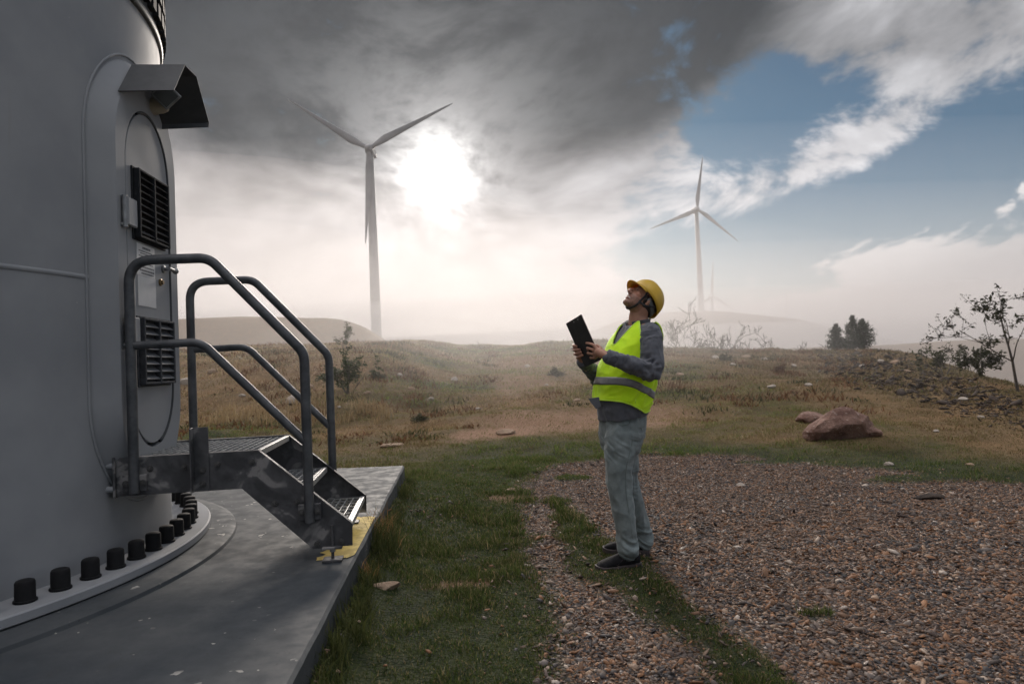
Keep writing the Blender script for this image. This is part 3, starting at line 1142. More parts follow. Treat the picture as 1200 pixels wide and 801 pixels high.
SF = 2.25
out0 = stadium(0.475, 0.62, 3.28)
out1 = stadium(0.415, 0.70, 3.17)
inn1 = stadium(0.300, 0.925, 2.955)
inn2 = stadium(0.292, 0.94, 2.945)
k = len(out0)
mb = MB()
vs = [D(on_wall(t) - 0.02, t, z) for t, z in out0] + [D(SF - 0.012, t, z) for t, z in out1]
o2 = stadium(0.403, 0.715, 3.155)
vs += [D(SF, t, z) for t, z in o2] + [D(SF, t, z) for t, z in inn1] + [D(SF - 0.07, t, z) for t, z in inn1]
fs = []
for r in range(4):
    fs += [(r * k + i, r * k + (i + 1) % k, (r + 1) * k + (i + 1) % k, (r + 1) * k + i) for i in range(k)]
mb.raw(vs, fs).build('door_surround', M_PAINT, tower, True, auto=0.5)
# weld bead round the surround
wb = [D(on_wall(t * 1.01) + 0.002, t * 1.01, 1.95 + (z - 1.95) * 1.004) for t, z in out0]
MB().tube(wb + wb[:1], 0.008, 8, False).build('weld_bead', M_PAINT, tower, True)
# door leaf
leaf = stadium(0.284, 0.948, 2.935)
door = MB().prism([D(SF - 0.03, t, z) for t, z in leaf], DN, 0.026).build('door', M_PAINT, tower, False, 0.004, 2)
gask = [D(SF - 0.006, t, z) for t, z in stadium(0.293, 0.937, 2.946)]
MB().tube(gask[36:] + gask[:15], 0.0105, 8, True).build('door_seal', M_DARK, door, True)


def door_box(name, m, t0, t1, z0, z1, d0, d1, parent, bev=0.003):
    return MB().box(D(SF + (d0 + d1) / 2, (t0 + t1) / 2, (z0 + z1) / 2), DN, DT, UPV, (d1 - d0) / 2, (t1 - t0) / 2, (z1 - z0) / 2).build(name, m, parent, False, bev, 1)


def vent(t0, t1, z0, z1, nsl, m, m2, label):
    v = door_box('vent', m, t0 - 0.012, t1 + 0.012, z0 - 0.012, z1 + 0.012, -0.003, 0.006, door)
    v['label'] = label
    tm = (t0 + t1) / 2
    d = 0.042
    for a, b in ((t0, t0 + 0.016), (t1 - 0.016, t1), (tm - 0.009, tm + 0.009)):
        door_box('frame_bar', m, a, b, z0, z1, 0.006, d, v)
    for a, b in ((z0, z0 + 0.014), (z1 - 0.014, z1)):
        for ta, tb in ((t0 + 0.0161, tm - 0.0091), (tm + 0.0091, t1 - 0.0161)):
            door_box('frame_bar', m, ta, tb, a, b, 0.006, d - 0.001, v)
    for half in ((t0 + 0.016, tm - 0.009), (tm + 0.009, t1 - 0.016)):
        for i in range(nsl):
            z = z0 + 0.02 + (z1 - z0 - 0.04) * (i + 0.5) / nsl
            tl = (half[1] - half[0]) / 2 - 0.001
            ax = unit(DN * 0.8 - UPV * 0.6)
            MB().box(D(SF + 0.022, sum(half) / 2, z), ax, DT, np.cross(ax, DT), 0.019, tl, 0.0025).build('slat', m2, v)
    return v


M_VENT1 = simple('vent_dark', (0.018, 0.019, 0.022), (0.026, 0.028, 0.031), 0.75, 30, 0, 0, 60, 0.004, 0.15)
M_VENT2 = simple('vent_grey', (0.050, 0.053, 0.060), (0.075, 0.078, 0.085), 0.75, 30, 0, 0, 60, 0.004, 0.15)
M_SLAT1 = simple('slat_dark', (0.045, 0.047, 0.052), (0.060, 0.063, 0.068), 0.5, 30)
M_SLAT2 = simple('slat_grey', (0.13, 0.135, 0.145), (0.17, 0.175, 0.185), 0.5, 30)
vent(-0.215, 0.205, 2.155, 2.560, 9, M_VENT1, M_SLAT1, 'black upper louvre vent on the door')
vent(-0.195, 0.235, 1.300, 1.690, 8, M_VENT2, M_SLAT2, 'grey lower louvre vent on the door')


def m_paper(t, bs):
    tc = t.n('ShaderNodeTexCoord').outputs['Object']
    n = t.noise(tc, 9.0, 4)
    t.put(bs.inputs['Base Color'], t.mix(t.ss(n, 0.3, 0.7), (0.52, 0.52, 0.52), (0.60, 0.60, 0.60)))
    bs.inputs['Roughness'].default_value = 0.5


M_PAPER = mat('notice_white', m_paper)
M_INK = simple('notice_ink', (0.10, 0.10, 0.11), (0.16, 0.16, 0.17), 0.7, 40)
sign = door_box('notice', M_PAPER, -0.175, 0.065, 1.945, 2.132, -0.004, -0.0015, door, 0)
sign['label'] = 'white printed notice on the door'
mb = MB()
rows = [(2.112, -0.10, 0.0, 0.011), (2.092, -0.15, 0.03, 0.006), (2.078, -0.13, 0.02, 0.006), (2.062, -0.15, 0.04, 0.006), (2.035, -0.15, 0.03, 0.005), (2.02, -0.16, 0.03, 0.005), (1.998, -0.15, 0.04, 0.008), (1.978, -0.14, 0.045, 0.011), (1.960, -0.12, 0.03, 0.009)]
for z, a, b, h in rows:
    t = a
    while t < b:
        w = random.uniform(0.006, 0.024)
        mb.box(D(SF - 0.001, t + w / 2, z), DN, DT, UPV, 0.0008, min(w, b - t + 0.004) / 2, h / 2)
        t += w + 0.005
mb.build('print', M_INK, sign)['kind'] = 'stuff'
door_box('plate', simple('plate_grey', (0.44, 0.45, 0.46), (0.5, 0.5, 0.51), 0.35, 10), -0.17, 0.07, 1.765, 1.943, -0.004, -0.0012, door, 0)
# handle and lock
hnd = MB()
hnd.lathe([(0.024, -0.004), (0.024, 0.006), (0.012, 0.01), (0.011, 0.05), (0.0, 0.051)], D(SF, 0.185, 2.025), DN, 18)
hnd.tube([D(SF + 0.042, 0.165, 2.025), D(SF + 0.046, 0.22, 2.02), D(SF + 0.044, 0.262, 2.022)], [0.011, 0.012, 0.013], 12)
hnd.ellipsoid(D(SF + 0.044, 0.262, 2.022), (DN, DT, UPV), (0.021, 0.019, 0.021), 14, 8)
hnd.build('handle', M_STEEL, door, True, auto=0.8)
lk = MB().lathe([(0.022, -0.004), (0.022, 0.004), (0.014, 0.007), (0.013, 0.018), (0.0, 0.019)], D(SF, 0.14, 1.935), DN, 16).build('lock', simple('brass_lock', (0.20, 0.13, 0.06), (0.28, 0.19, 0.09), 0.45, 30, 0.6), door, True, auto=0.8)
for z in (2.275, 1.60):
    h = door_box('hinge', M_PAINT, -0.345, -0.235, z - 0.075, z + 0.085, 0.012, 0.036, door, 0.006)
    MB().tube([D(SF + 0.018, -0.352, z - 0.09), D(SF + 0.018, -0.352, z + 0.09)], 0.014, 12).build('hinge_pin', M_STEEL, h, True, auto=0.8)
    MB().tube([D(SF - 0.01, -0.36, z - 0.075), D(SF + 0.02, -0.352, z - 0.075)], 0.011, 10).build('hinge_arm', M_STEEL, h, True, auto=0.8)

# ---- sheet hood above the door with lamp and floodlight
hoodp = [(-0.235, 3.005), (-0.055, 3.235), (0.135, 3.245), (0.345, 3.02), (0.338, 2.985)]
HS0, HS1, TH = 2.245, 2.505, 0.006
mb = MB()
for i in range(len(hoodp) - 1):
    (ta, za), (tb, zb) = hoodp[i], hoodp[i + 1]
    nn = unit(np.array([zb - za, -(tb - ta)]))            # inward
    s1a, s1b = HS1, HS1
    q = [D(HS0, ta - 0.115, za - 0.05), D(s1a, ta, za), D(s1b, tb, zb), D(HS0, tb - 0.115, zb - 0.05)]
    off = DT * nn[0] * TH + UPV * nn[1] * TH
    mb.prism(q, off / np.linalg.norm(off), TH)
hood = mb.build('door_hood', M_DARK, tower)
MB().box(D(2.37, 0.03, 3.13), DN, DT, UPV, 0.0, 0, 0)
# bulkhead lamp
lp = MB().lathe([(0.055, -0.01), (0.055, 0.02), (0.048, 0.03), (0.045, 0.06), (0.034, 0.085), (0.0, 0.095)], D(SF - 0.002, 0.10, 3.04), DN, 20)
lp.build('lamp', simple('lamp_glass', (0.42, 0.36, 0.27), (0.5, 0.43, 0.33), 0.3, 20), tower, True, auto=0.8)
# square floodlight set on its corner
fc = D(2.36, 0.02, 3.075)
c45 = math.sqrt(0.5)
fn = unit(DN * 0.25 - DT * 0.9 - UPV * 0.35)
e1 = unit(np.cross(fn, UPV))
e2 = np.cross(fn, e1)
a1, a2 = unit(e1 + e2), unit(e1 - e2)
fl_ = MB().box(fc, fn, a1, a2, 0.02, 0.062, 0.062).build('floodlight', M_STEEL, tower, False, 0.004, 1)
MB().box(fc + fn * 0.0205, fn, a1, a2, 0.002, 0.050, 0.050).build('lens', simple('lens_grey', (0.10, 0.105, 0.11), (0.13, 0.135, 0.14), 0.2, 10), fl_)
MB().tube([fc - fn * 0.02, D(2.30, 0.06, 3.12), D(2.30, 0.06, 3.235)], 0.008, 8).build('bracket', M_DARK, fl_, True)

# ================================================================== ACCESS STAIRS
SA = R_(7.1)
SD = np.array([math.cos(SA), math.sin(SA), 0])
ST = np.array([-math.sin(SA), math.cos(SA), 0])
SP = at_y(153, 440, 3.75) * np.array([1, 1, 0])


def S(s, t, z):
    return SP + SD * s + ST * t + UPV * z


def m_stringer(t, bs):
    tc = t.n('ShaderNodeNewGeometry').outputs['Position']
    n1 = t.noise(tc, 5.0, 3, 0.55, 0.8)
    n2 = t.noise(tc, 45.0, 3, 0.6)
    c = t.mix(t.ss(n1, 0.40, 0.56), (0.060, 0.060, 0.064), (0.10, 0.10, 0.105))
    c = t.mix(t.ss(n1, 0.55, 0.62), c, (0.27, 0.26, 0.255))
    c = t.mix(t.ss(n2, 0.55, 0.75, 0, 0.35), c, (0.055, 0.05, 0.05))
    t.put(bs.inputs['Base Color'], c)
    bs.inputs['Metallic'].default_value = 0.45
    t.put(bs.inputs['Roughness'], t.ss(n2, 0.3, 0.7, 0.5, 0.68))
    bump(t, bs, n2, 0.12, 0.003)


M_STRG = mat('weathered_galvanised', m_stringer)
M_RAIL = simple('rail_steel', (0.060, 0.064, 0.070), (0.125, 0.13, 0.138), 0.5, 9, 0.55, 0.15, 90, 0.002)
M_GRATE = simple('grating_steel', (0.26, 0.265, 0.27), (0.42, 0.425, 0.43), 0.45, 18, 0.35, 0.1, 100, 0.001)
M_NOSE = simple('nosing_steel', (0.34, 0.34, 0.34), (0.50, 0.50, 0.49), 0.45, 25, 0.6, 0.2, 150, 0.002)

stairs = thing('access_stairs', S(0.6, 0.5, SZ), 'short galvanised steel stairs with bent tube handrails up to the tower door', 'stairs')
poly = [(-0.105, 0.905), (0.65, 0.905), (1.158, 0.459), (1.155, 0.335), (0.935, 0.330), (0.557, 0.695), (-0.105, 0.695)]
T0, T1 = 0.045, 0.945
for t, dr in ((T0, 1), (T1, -1)):
    sg = MB().prism([S(s, t, z) for s, z in poly], ST * dr, 0.007)
    # flanges of the channel, folded inwards
    top = [(-0.105, 0.905), (0.65, 0.905), (1.158, 0.459)]
    bot = [(0.935, 0.330), (0.557, 0.695), (-0.105, 0.695)]
    for pl, sgn in ((top, -1), (bot, 1)):
        for (sa, za), (sb, zb) in zip(pl[:-1], pl[1:]):
            dv = unit(np.array([sb - sa, zb - za]))
            nv = np.array([dv[1], -dv[0]])
            q = [S(sa, t + dr * 0.0072, za), S(sb, t + dr * 0.0072, zb), S(sb, t + dr * 0.042, zb), S(sa, t + dr * 0.042, za)]
            n3 = SD * nv[0] + UPV * nv[1]
            sg.prism(q, n3, 0.006)
    s_ = sg.build('stringer', M_STRG, stairs, False, 0.0012, 1)
    # mounting flange towards the tower
    MB().box(S(-0.111, t + dr * 0.03, 0.80), SD, ST, UPV, 0.006, 0.05, 0.112).build('mounting_plate', M_STRG, s_, False, 0.002, 1)
    for z in (0.735, 0.865):
        far_s = -0.30
        MB().tube([S(far_s, t + dr * 0.0, z), S(-0.11, t + dr * 0.0, z)], 0.018, 12).build('stud', M_PAINT, s_, True, auto=0.8)


M_BOLT = simple('bolt_steel', (0.06, 0.058, 0.058), (0.11, 0.108, 0.105), 0.55, 40, 0.5)


def bolt(s, z, t, parent, r=0.013, dr=-1):
    MB().lathe([(r * 1.45, 0), (r * 1.45, 0.003), (r, 0.0032), (r, 0.011), (r * 0.5, 0.0112), (r * 0.5, 0.017), (0, 0.0175)], S(s, t, z), ST * dr, 8).build('bolt', M_BOLT, parent)


strs = [o for o in stairs.children if o.name.startswith('stringer')]
near_str, far_str = strs[0], strs[1]
NS = lambda x, y: (lambda q: ((q - SP) @ SD, q[2]))(on_plane(x, y, SP + ST * T0, ST))
for px in [(176, 549), (216, 547), (255, 544), (295, 541), (322, 590), (348, 588), (372, 637), (400, 634)]:
    s, z = NS(*px)
    bolt(s, z, T0, near_str)
# stiffening angle bracket standing on the outer face
b = NS(236, 540)[0]
br = MB().box(S(b, T0 - 0.004, 0.873), SD, ST, UPV, 0.042, 0.0035, 0.178)
br.box(S(b - 0.039, T0 - 0.036, 0.873), SD, ST, UPV, 0.003, 0.028, 0.178)
brk = br.build('bracket', M_STRG, stairs, False, 0.001, 1)
for z in (0.735, 0.81):
    bolt(b + 0.008, z, T0 - 0.0078, brk)


def fillet(pts, rad, n=8):
    out = [V3(pts[0])]
    for a, b, c in zip(pts[:-2], pts[1:-1], pts[2:]):
        a, b, c = V3(a), V3(b), V3(c)
        u, v = unit(a - b), unit(c - b)
        th = math.acos(max(-1, min(1, u @ v)))
        d = min(rad / math.tan(th / 2), 0.45 * np.linalg.norm(a - b), 0.45 * np.linalg.norm(c - b))
        p, q = b + u * d, b + v * d
        for i in range(n + 1):
            t = i / n
            out.append(p * (1 - t) ** 2 + b * 2 * t * (1 - t) + q * t * t)
    out.append(V3(pts[-1]))
    return out


for t, lab in ((0.012, 'near'), (0.985, 'far')):
    A = [(0.0, 0.712), (0.0, 1.992), (0.425, 1.997), (0.927, 1.445), (0.927, 0.49)]
    path = fillet([S(s, t, z) for s, z in A], 0.13, 9)
    hr = MB().tube(path, 0.0275, 16).build('handrail', M_RAIL, stairs, True, auto=0.9)
    B = [(0.02, 1.52), (0.37, 1.527), (0.915, 0.945)]
    MB().tube(fillet([S(s, t, z) for s, z in B], 0.14, 9), 0.0235, 14).build('mid_rail', M_RAIL, hr, True, auto=0.9)
    # base plates
    inner = T0 if t < 0.5 else T1
    for s, z in ((0.0, 0.765), (0.927, 0.545)):
        pl = MB().box(S(s, (t + inner) / 2, z), SD, ST, UPV, 0.062, max(abs(t - inner) / 2 - 0.001, 0.004) , 0.045)
        p = pl.build('rail_plate', M_STRG, hr, False, 0.002, 1)
        if t < 0.5:
            bolt(s - 0.045, z, t + 0.002, p)
            bolt(s + 0.045, z, t + 0.002, p)


def grating(name, s0, s1, z, pitch, cross, dep=0.028):
    mb = MB()
    ta, tb = T0 + 0.05, T1 - 0.05
    n = int(round((s1 - s0) / pitch))
    for i in range(n + 1):
        s = s0 + (s1 - s0) * i / n
        mb.box(S(s, (ta + tb) / 2, z - dep / 2), SD, ST, UPV, 0.0022, (tb - ta) / 2, dep / 2)
    m = int(round((tb - ta) / cross))
    for i in range(m + 1):
        t = ta + (tb - ta) * i / m
        mb.box(S((s0 + s1) / 2, t, z - 0.006), SD, ST, UPV, (s1 - s0) / 2, 0.0022, 0.005)
    return mb


pf = grating('p', -0.10, 0.625, 0.898, 0.042, 0.10).build('platform_grating', M_GRATE, stairs)
pf['kind'] = 'stuff'
MB().box(S(0.64, 0.495, 0.884), SD, ST, UPV, 0.014, 0.405, 0.018).build('nosing', M_NOSE, pf, False, 0.002, 1)
for sn, z in ((0.90, 0.668), (1.148, 0.452)):
    g = grating('t', sn - 0.245, sn - 0.03, z, 0.043, 0.10)
    tr = g.build('tread', M_GRATE, stairs)
    tr['kind'] = 'stuff'
    MB().box(S(sn - 0.013, 0.495, z - 0.014), SD, ST, UPV, 0.015, 0.405, 0.017).build('nosing', M_NOSE, tr, False, 0.002, 1)
    mbn = MB()
    for i in range(27):
        mbn.lathe([(0.004, 0), (0.003, 0.003), (0, 0.0035)], S(sn - 0.013, 0.11 + i * 0.029, z + 0.0029), UPV, 6)
    mbn.build('anti_slip_studs', M_NOSE, tr)['kind'] = 'stuff'
    for t, dr in ((T0 + 0.007, 1), (T1 - 0.007, -1)):
        MB().box(S(sn - 0.13, t + dr * 0.018, z - 0.020), SD, ST, UPV, 0.115, 0.016, 0.020).build('tread_bracket', M_STRG, tr, False, 0.001, 1)
# adjustable feet
for t in (T0 - 0.012, T1 + 0.012):
    ft = MB().box(S(1.045, t, SZ + 0.008), SD, ST, UPV, 0.055, 0.045, 0.007).build('foot', M_STRG, stairs, False, 0.002, 1)
    MB().tube([S(1.045, t, SZ + 0.015), S(1.045, t, 0.46)], 0.009, 10).build('threaded_rod', M_STRG, ft, True, auto=0.8)
    MB().box(S(1.045, t, 0.336), SD, ST, UPV, 0.055, 0.028, 0.007).build('foot_bracket', M_STRG, ft, False, 0.002, 1)
    MB().lathe([(0.017, 0), (0.017, 0.014), (0.009, 0.014)], S(1.045, t, 0.312), UPV, 6).build('nut', M_STEEL, ft)
from mathutils.bvhtree import BVHTree

# ================================================================== THE MAN
PF = unit((-0.93, -0.37, 0))                 # he faces left, a little towards the camera
PL = np.array([-PF[1], PF[0], 0])            # his left, towards the camera
PL = unit(np.cross(UPV, PF))
BY = 4.46                                    # depth of the spine
PB = at_z(735, 660, 0.0)


def J(px, py, Y):
    return at_y(px, py, Y)


def remesh(mb, voxel, smooth_it=4, fac=0.5):
    """closed overlapping shapes fused into one continuous skin"""
    me = bpy.data.meshes.new('tmp')
    me.from_pydata(mb.v, [], mb.f)
    bm = bmesh.new()
    bm.from_mesh(me)
    bmesh.ops.remove_doubles(bm, verts=bm.verts, dist=1e-5)
    bmesh.ops.recalc_face_normals(bm, faces=bm.faces)
    bm.to_mesh(me)
    bm.free()
    o = bpy.data.objects.new('tmp', me)
    COL.objects.link(o)
    md = o.modifiers.new('r', 'REMESH')
    md.mode = 'VOXEL'
    md.voxel_size = voxel
    if smooth_it:
        sm = o.modifiers.new('s', 'SMOOTH')
        sm.factor = fac
        sm.iterations = smooth_it
    dg = bpy.context.evaluated_depsgraph_get()
    out = bpy.data.meshes.new_from_object(o.evaluated_get(dg))
    bpy.data.objects.remove(o)
    bpy.data.meshes.remove(me)
    return out


def coords(me):
    a = np.empty(len(me.vertices) * 3, np.float32)
    me.vertices.foreach_get('co', a)
    return a.reshape(-1, 3).astype(float)


def normals(me):
    a = np.empty(len(me.vertices) * 3, np.float32)
    me.vertices.foreach_get('normal', a)
    return a.reshape(-1, 3).astype(float)


def put(me, co):
    me.vertices.foreach_set('co', co.astype(np.float32).ravel())
    me.update()


def finish(me, name, m, parent, org, attrs=None):
    co = coords(me)
    put(me, co - V3(org))
    for k, arr in (attrs or {}).items():
        a = me.attributes.new(k, 'FLOAT_COLOR', 'POINT')
        a.data.foreach_set('color', np.c_[arr, np.ones(len(arr))].astype(np.float32).ravel())
    return link(name, me, m, parent, True)


def loft(mb, secs, seg=40, power=2.3, cap=True):
    """sections: (centre, half forward, half sideways, tilt) with forward PF and sideways PL"""
    vs, fs = [], []
    for c, hf, hl, tilt in secs:
        for k in range(seg):
            a = 2 * math.pi * k / seg
            ca, sa = math.cos(a), math.sin(a)
            r = (abs(ca) ** power + abs(sa) ** power) ** (-1 / power)
            f = ca * r * hf
            vs.append(V3(c) + PF * f + PL * sa * r * hl + UPV * tilt * f)
    n = len(secs)
    for i in range(n - 1):
        for k in range(seg):
            k2 = (k + 1) % seg
            fs.append((i * seg + k, i * seg + k2, (i + 1) * seg + k2, (i + 1) * seg + k))
    if cap:
        fs.append(tuple(range(seg))[::-1])
        fs.append(tuple((n - 1) * seg + k for k in range(seg)))
    return mb.raw(vs, fs)


def catmull(pts, n):
    pts = [V3(p) for p in pts]
    P = [2 * pts[0] - pts[1]] + pts + [2 * pts[-1] - pts[-2]]
    out = []
    for i in range(1, len(P) - 2):
        for j in range(n):
            t = j / n
            p0, p1, p2, p3 = P[i - 1:i + 3]
            out.append(0.5 * ((2 * p1) + (p2 - p0) * t + (2 * p0 - 5 * p1 + 4 * p2 - p3) * t * t + (3 * p1 - p0 - 3 * p2 + p3) * t ** 3))
    out.append(pts[-1])
    return out


def limb(mb, pts, rads, seg=20, n=6, flat=1.0):
    c = catmull([np.r_[V3(p), r] for p, r in zip(pts, rads)], n)
    mb.tube([q[:3] for q in c], [q[3] for q in c], seg, True, flat)
    for q, r in ((c[0][:3], c[0][3]), (c[-1][:3], c[-1][3])):
        mb.ellipsoid(q, ((1, 0, 0), (0, 1, 0), (0, 0, 1)), (r * 0.98,) * 3, 14, 10)
    return mb


# ---- joints read off the photograph
SH_N = J(762, 392, BY - 0.17)
EL_N = J(761, 434, BY - 0.26)
WR_N = J(713, 418, BY - 0.30)
SH_F = J(741, 389, BY + 0.19)
EL_F = J(707, 446, BY + 0.20)
WR_F = J(683, 423, BY + 0.02)
NECK0 = J(749, 384, BY)
HEADC = J(752, 352.5, BY - 0.01)

# torso sections: centre px, forward half depth, sideways half width, forward tilt
TORSO = [((729.5, 488.5), 0.141, 0.176, -0.13), ((729.5, 484), 0.142, 0.176, -0.14), ((730, 470), 0.158, 0.182, -0.18), ((732, 455), 0.172, 0.188, -0.20), ((734.5, 440), 0.174, 0.192, -0.20),
         ((737, 425), 0.166, 0.194, -0.16), ((741, 410), 0.152, 0.195, -0.12), ((745, 398), 0.134, 0.190, -0.06), ((748, 389), 0.110, 0.172, 0.0), ((750, 382), 0.088, 0.130, 0.05), ((750, 377), 0.070, 0.080, 0.1), ((749, 373), 0.060, 0.064, 0.1)]


def torso_secs(grow_=0.0, rng=None, n=5):
    rows = [np.r_[J(*p, BY), hf + grow_, hl + grow_, ti] for p, hf, hl, ti in (TORSO if rng is None else TORSO[rng[0]:rng[1]])]
    return [(q[:3], q[3], q[4], q[5]) for q in catmull(rows, n)]


# ---- clipboard (a thing of its own, held in both hands)
CB_N = [J(683.5, 371.5, BY - 0.20), J(705, 424.5, BY - 0.22)]      # edge nearer the camera, top and bottom
CB_F = [J(661, 375.5, BY - 0.02), J(685.5, 427, BY - 0.04)]
cb_c = (CB_N[0] + CB_N[1] + CB_F[0] + CB_F[1]) / 4
cb_up = unit((CB_N[0] + CB_F[0]) - (CB_N[1] + CB_F[1]))
cb_w = unit((CB_F[0] + CB_F[1]) - (CB_N[0] + CB_N[1]))
cb_w = unit(cb_w - cb_up * (cb_w @ cb_up))
cb_n = np.cross(cb_up, cb_w)
if cb_n @ (CAM - cb_c) < 0:
    cb_n = -cb_n
CBH = np.linalg.norm((CB_N[0] + CB_F[0]) - (CB_N[1] + CB_F[1])) / 4
CBW = np.linalg.norm((CB_F[0] + CB_F[1]) - (CB_N[0] + CB_N[1])) / 4


def onb(px, py, off=0.0):
    return on_plane(px, py, cb_c, cb_n) + cb_n * off


# ---- head in its own frame: x forward, y his left, z up
HP = R_(50)
HY = R_(4)
hf0 = unit(PF * math.cos(HY) - PL * 0 + np.cross(UPV, PF) * math.sin(HY))
HF = unit(hf0 * math.cos(HP) + UPV * math.sin(HP))
HL = unit(np.cross(UPV, hf0))
HU = np.cross(HF, HL)
HAX = (HF, HL, HU)


def HD(x, y, z):
    return HEADC + HF * x + HL * y + HU * z


body = MB()
sk = body
sk.ellipsoid(HD(-0.012, 0, 0.028), HAX, (0.100, 0.077, 0.098), 28, 18)
sk.ellipsoid(HD(0.030, 0, -0.030), HAX, (0.062, 0.062, 0.072), 24, 14)
sk.ellipsoid(HD(0.020, 0, -0.062), HAX, (0.064, 0.057, 0.046), 24, 14)
sk.ellipsoid(HD(0.068, 0, -0.098), HAX, (0.026, 0.028, 0.021), 16, 10)
sk.ellipsoid(HD(0.072, 0, 0.026), HAX, (0.020, 0.054, 0.013), 16, 10)          # brow
for s in (-1, 1):
    sk.ellipsoid(HD(0.058, s * 0.043, -0.018), HAX, (0.024, 0.020, 0.018), 14, 8)   # cheekbone
    sk.ellipsoid(HD(0.072, s * 0.032, 0.006), HAX, (0.014, 0.015, 0.009), 12, 8)    # closed eye lid
    sk.ellipsoid(HD(-0.012, s * 0.079, -0.010), (unit(HF + HL * s * 0.5), unit(HL * s - HF * 0.5), HU), (0.019, 0.009, 0.032), 16, 10)
    sk.ellipsoid(HD(-0.008, s * 0.076, -0.034), HAX, (0.010, 0.008, 0.011), 10, 8)
    sk.ellipsoid(HD(0.096, s * 0.011, -0.034), HAX, (0.011, 0.009, 0.009), 10, 8)
sk.tube([HD(0.078, 0, 0.022), HD(0.094, 0, 0.002), HD(0.112, 0, -0.020), HD(0.112, 0, -0.033), HD(0.094, 0, -0.040)], [0.010, 0.0105, 0.0125, 0.0125, 0.008], 14)
sk.ellipsoid(HD(0.0885, 0, -0.058), HAX, (0.013, 0.024, 0.0065), 14, 8)
sk.ellipsoid(HD(0.0865, 0, -0.074), HAX, (0.012, 0.021, 0.0065), 14, 8)
# neck, torso, limbs (inside the clothes)
limb(sk, [HD(-0.030, 0, -0.03), J(748, 371, BY), J(750, 386, BY)], [0.062, 0.062, 0.075])
loft(sk, torso_secs(-0.030, (0, 11), 3), 32)
limb(sk, [J(750, 393, BY) + PL * 0.08, SH_N, EL_N, WR_N], [0.05, 0.050, 0.038, 0.028], 16)
limb(sk, [J(745, 391, BY) - PL * 0.08, SH_F, EL_F, WR_F], [0.05, 0.050, 0.038, 0.028], 16)


def hand(mb, wrist, palm, knuck, fingers, thumb):
    mid = (knuck[0] + knuck[-1]) / 2
    mb.tube([wrist, (wrist + palm) / 2, palm], [0.027, 0.029, 0.031], 14, True)
    mb.ellipsoid(palm, ((1, 0, 0), (0, 1, 0), (0, 0, 1)), (0.030, 0.030, 0.030), 14, 10)
    for k in knuck:
        mb.tube([palm, (palm + k) / 2, k], [0.020, 0.014, 0.0112], 10, True)
    for ch, r in fingers:
        mb.tube(ch, [r * (1.06 - 0.05 * i) for i in range(len(ch))], 10, True)
        for i, q in enumerate(ch):
            mb.ellipsoid(q, ((1, 0, 0), (0, 1, 0), (0, 0, 1)), (r * (1.08 - 0.05 * i),) * 3, 10, 8)
    for i, q in enumerate(thumb):
        mb.ellipsoid(q, ((1, 0, 0), (0, 1, 0), (0, 0, 1)), (0.0115 - 0.0008 * i,) * 3, 10, 8)
    mb.tube(thumb, [0.0125, 0.0115, 0.0105][:len(thumb)], 10, True)


# near (left) hand: fingers over the outer face of the board, index stretched
o_ = 0.012
kn = [onb(699.5, 402.5, 0.026), onb(698.5, 407.5, 0.030), onb(699, 413, 0.030), onb(700.5, 418, 0.026)]
fing = [([kn[0], onb(694, 401, 0.022), onb(689.2, 401.2, o_)], 0.0095),
        ([kn[1], onb(692.5, 406.0, 0.028), onb(690.8, 409.0, o_)], 0.0098),
        ([kn[2], onb(693, 411.8, 0.028), onb(691.8, 414.2, o_)], 0.0094),
        ([kn[3], onb(695.5, 417.2, 0.024), onb(694.2, 418.9, o_)], 0.0086)]
palm_n = onb(705, 411.5, 0.020)
hand(sk, WR_N, palm_n, kn, fing, [palm_n, onb(702, 408, -0.012), onb(697, 405, -0.014)])
# far (right) hand: four fingers round the far edge
kf = [onb(671.5, 404.5, -0.004), onb(671.8, 409.3, -0.002), onb(673.0, 414.5, -0.002), onb(675.5, 419.5, -0.004)]
ff = [([kf[0], onb(674, 404.2, o_ * 1.1), onb(677.0, 405.0, o_ * 0.9)], 0.0092),
      ([kf[1], onb(675.5, 409.4, o_ * 1.2), onb(680.6, 408.8, o_ * 0.9)], 0.0096),
      ([kf[2], onb(677, 413.8, o_ * 1.2), onb(682.4, 412.2, o_ * 0.9)], 0.0093),
      ([kf[3], onb(679.5, 417.8, o_ * 1.1), onb(684.2, 415.6, o_ * 0.9)], 0.0088)]
palm_f = onb(678, 416, -0.028)
hand(sk, WR_F, palm_f, kf, ff, [palm_f, onb(681, 409, -0.020), onb(683, 404, -0.014)])

# legs
HIP_N, HIP_F = J(729, 503, BY - 0.075), J(731, 501, BY + 0.085)
KN_N, KN_F = J(727, 571, BY - 0.11), J(737, 570, BY + 0.14)
AN_N, AN_F = J(735.5, 645, 4.35), J(754, 632, 4.68)
limb(sk, [HIP_N, KN_N, AN_N], [0.070, 0.042, 0.028], 16)
limb(sk, [HIP_F, KN_F, J(745, 600, 4.65), AN_F], [0.070, 0.042, 0.032, 0.028], 16)


def foot_axes(toe_px, heel_px, gz):
    t = at_z(*toe_px, gz)
    h = at_z(*heel_px, gz)
    return t, h, unit((t - h) * np.array([1, 1, 0]))


TOE_N, HEEL_N, FD_N = foot_axes((699, 669.5), (750, 662.5), 0.012)
TOE_F, HEEL_F, FD_F = foot_axes((707, 646), (761, 648), 0.012)
for an, toe, heel in ((AN_N, TOE_N, HEEL_N), (AN_F, TOE_F, HEEL_F)):
    limb(sk, [an, heel * 0.7 + toe * 0.3 + UPV * 0.05, heel * 0.25 + toe * 0.75 + UPV * 0.035], [0.034, 0.034, 0.025], 12)

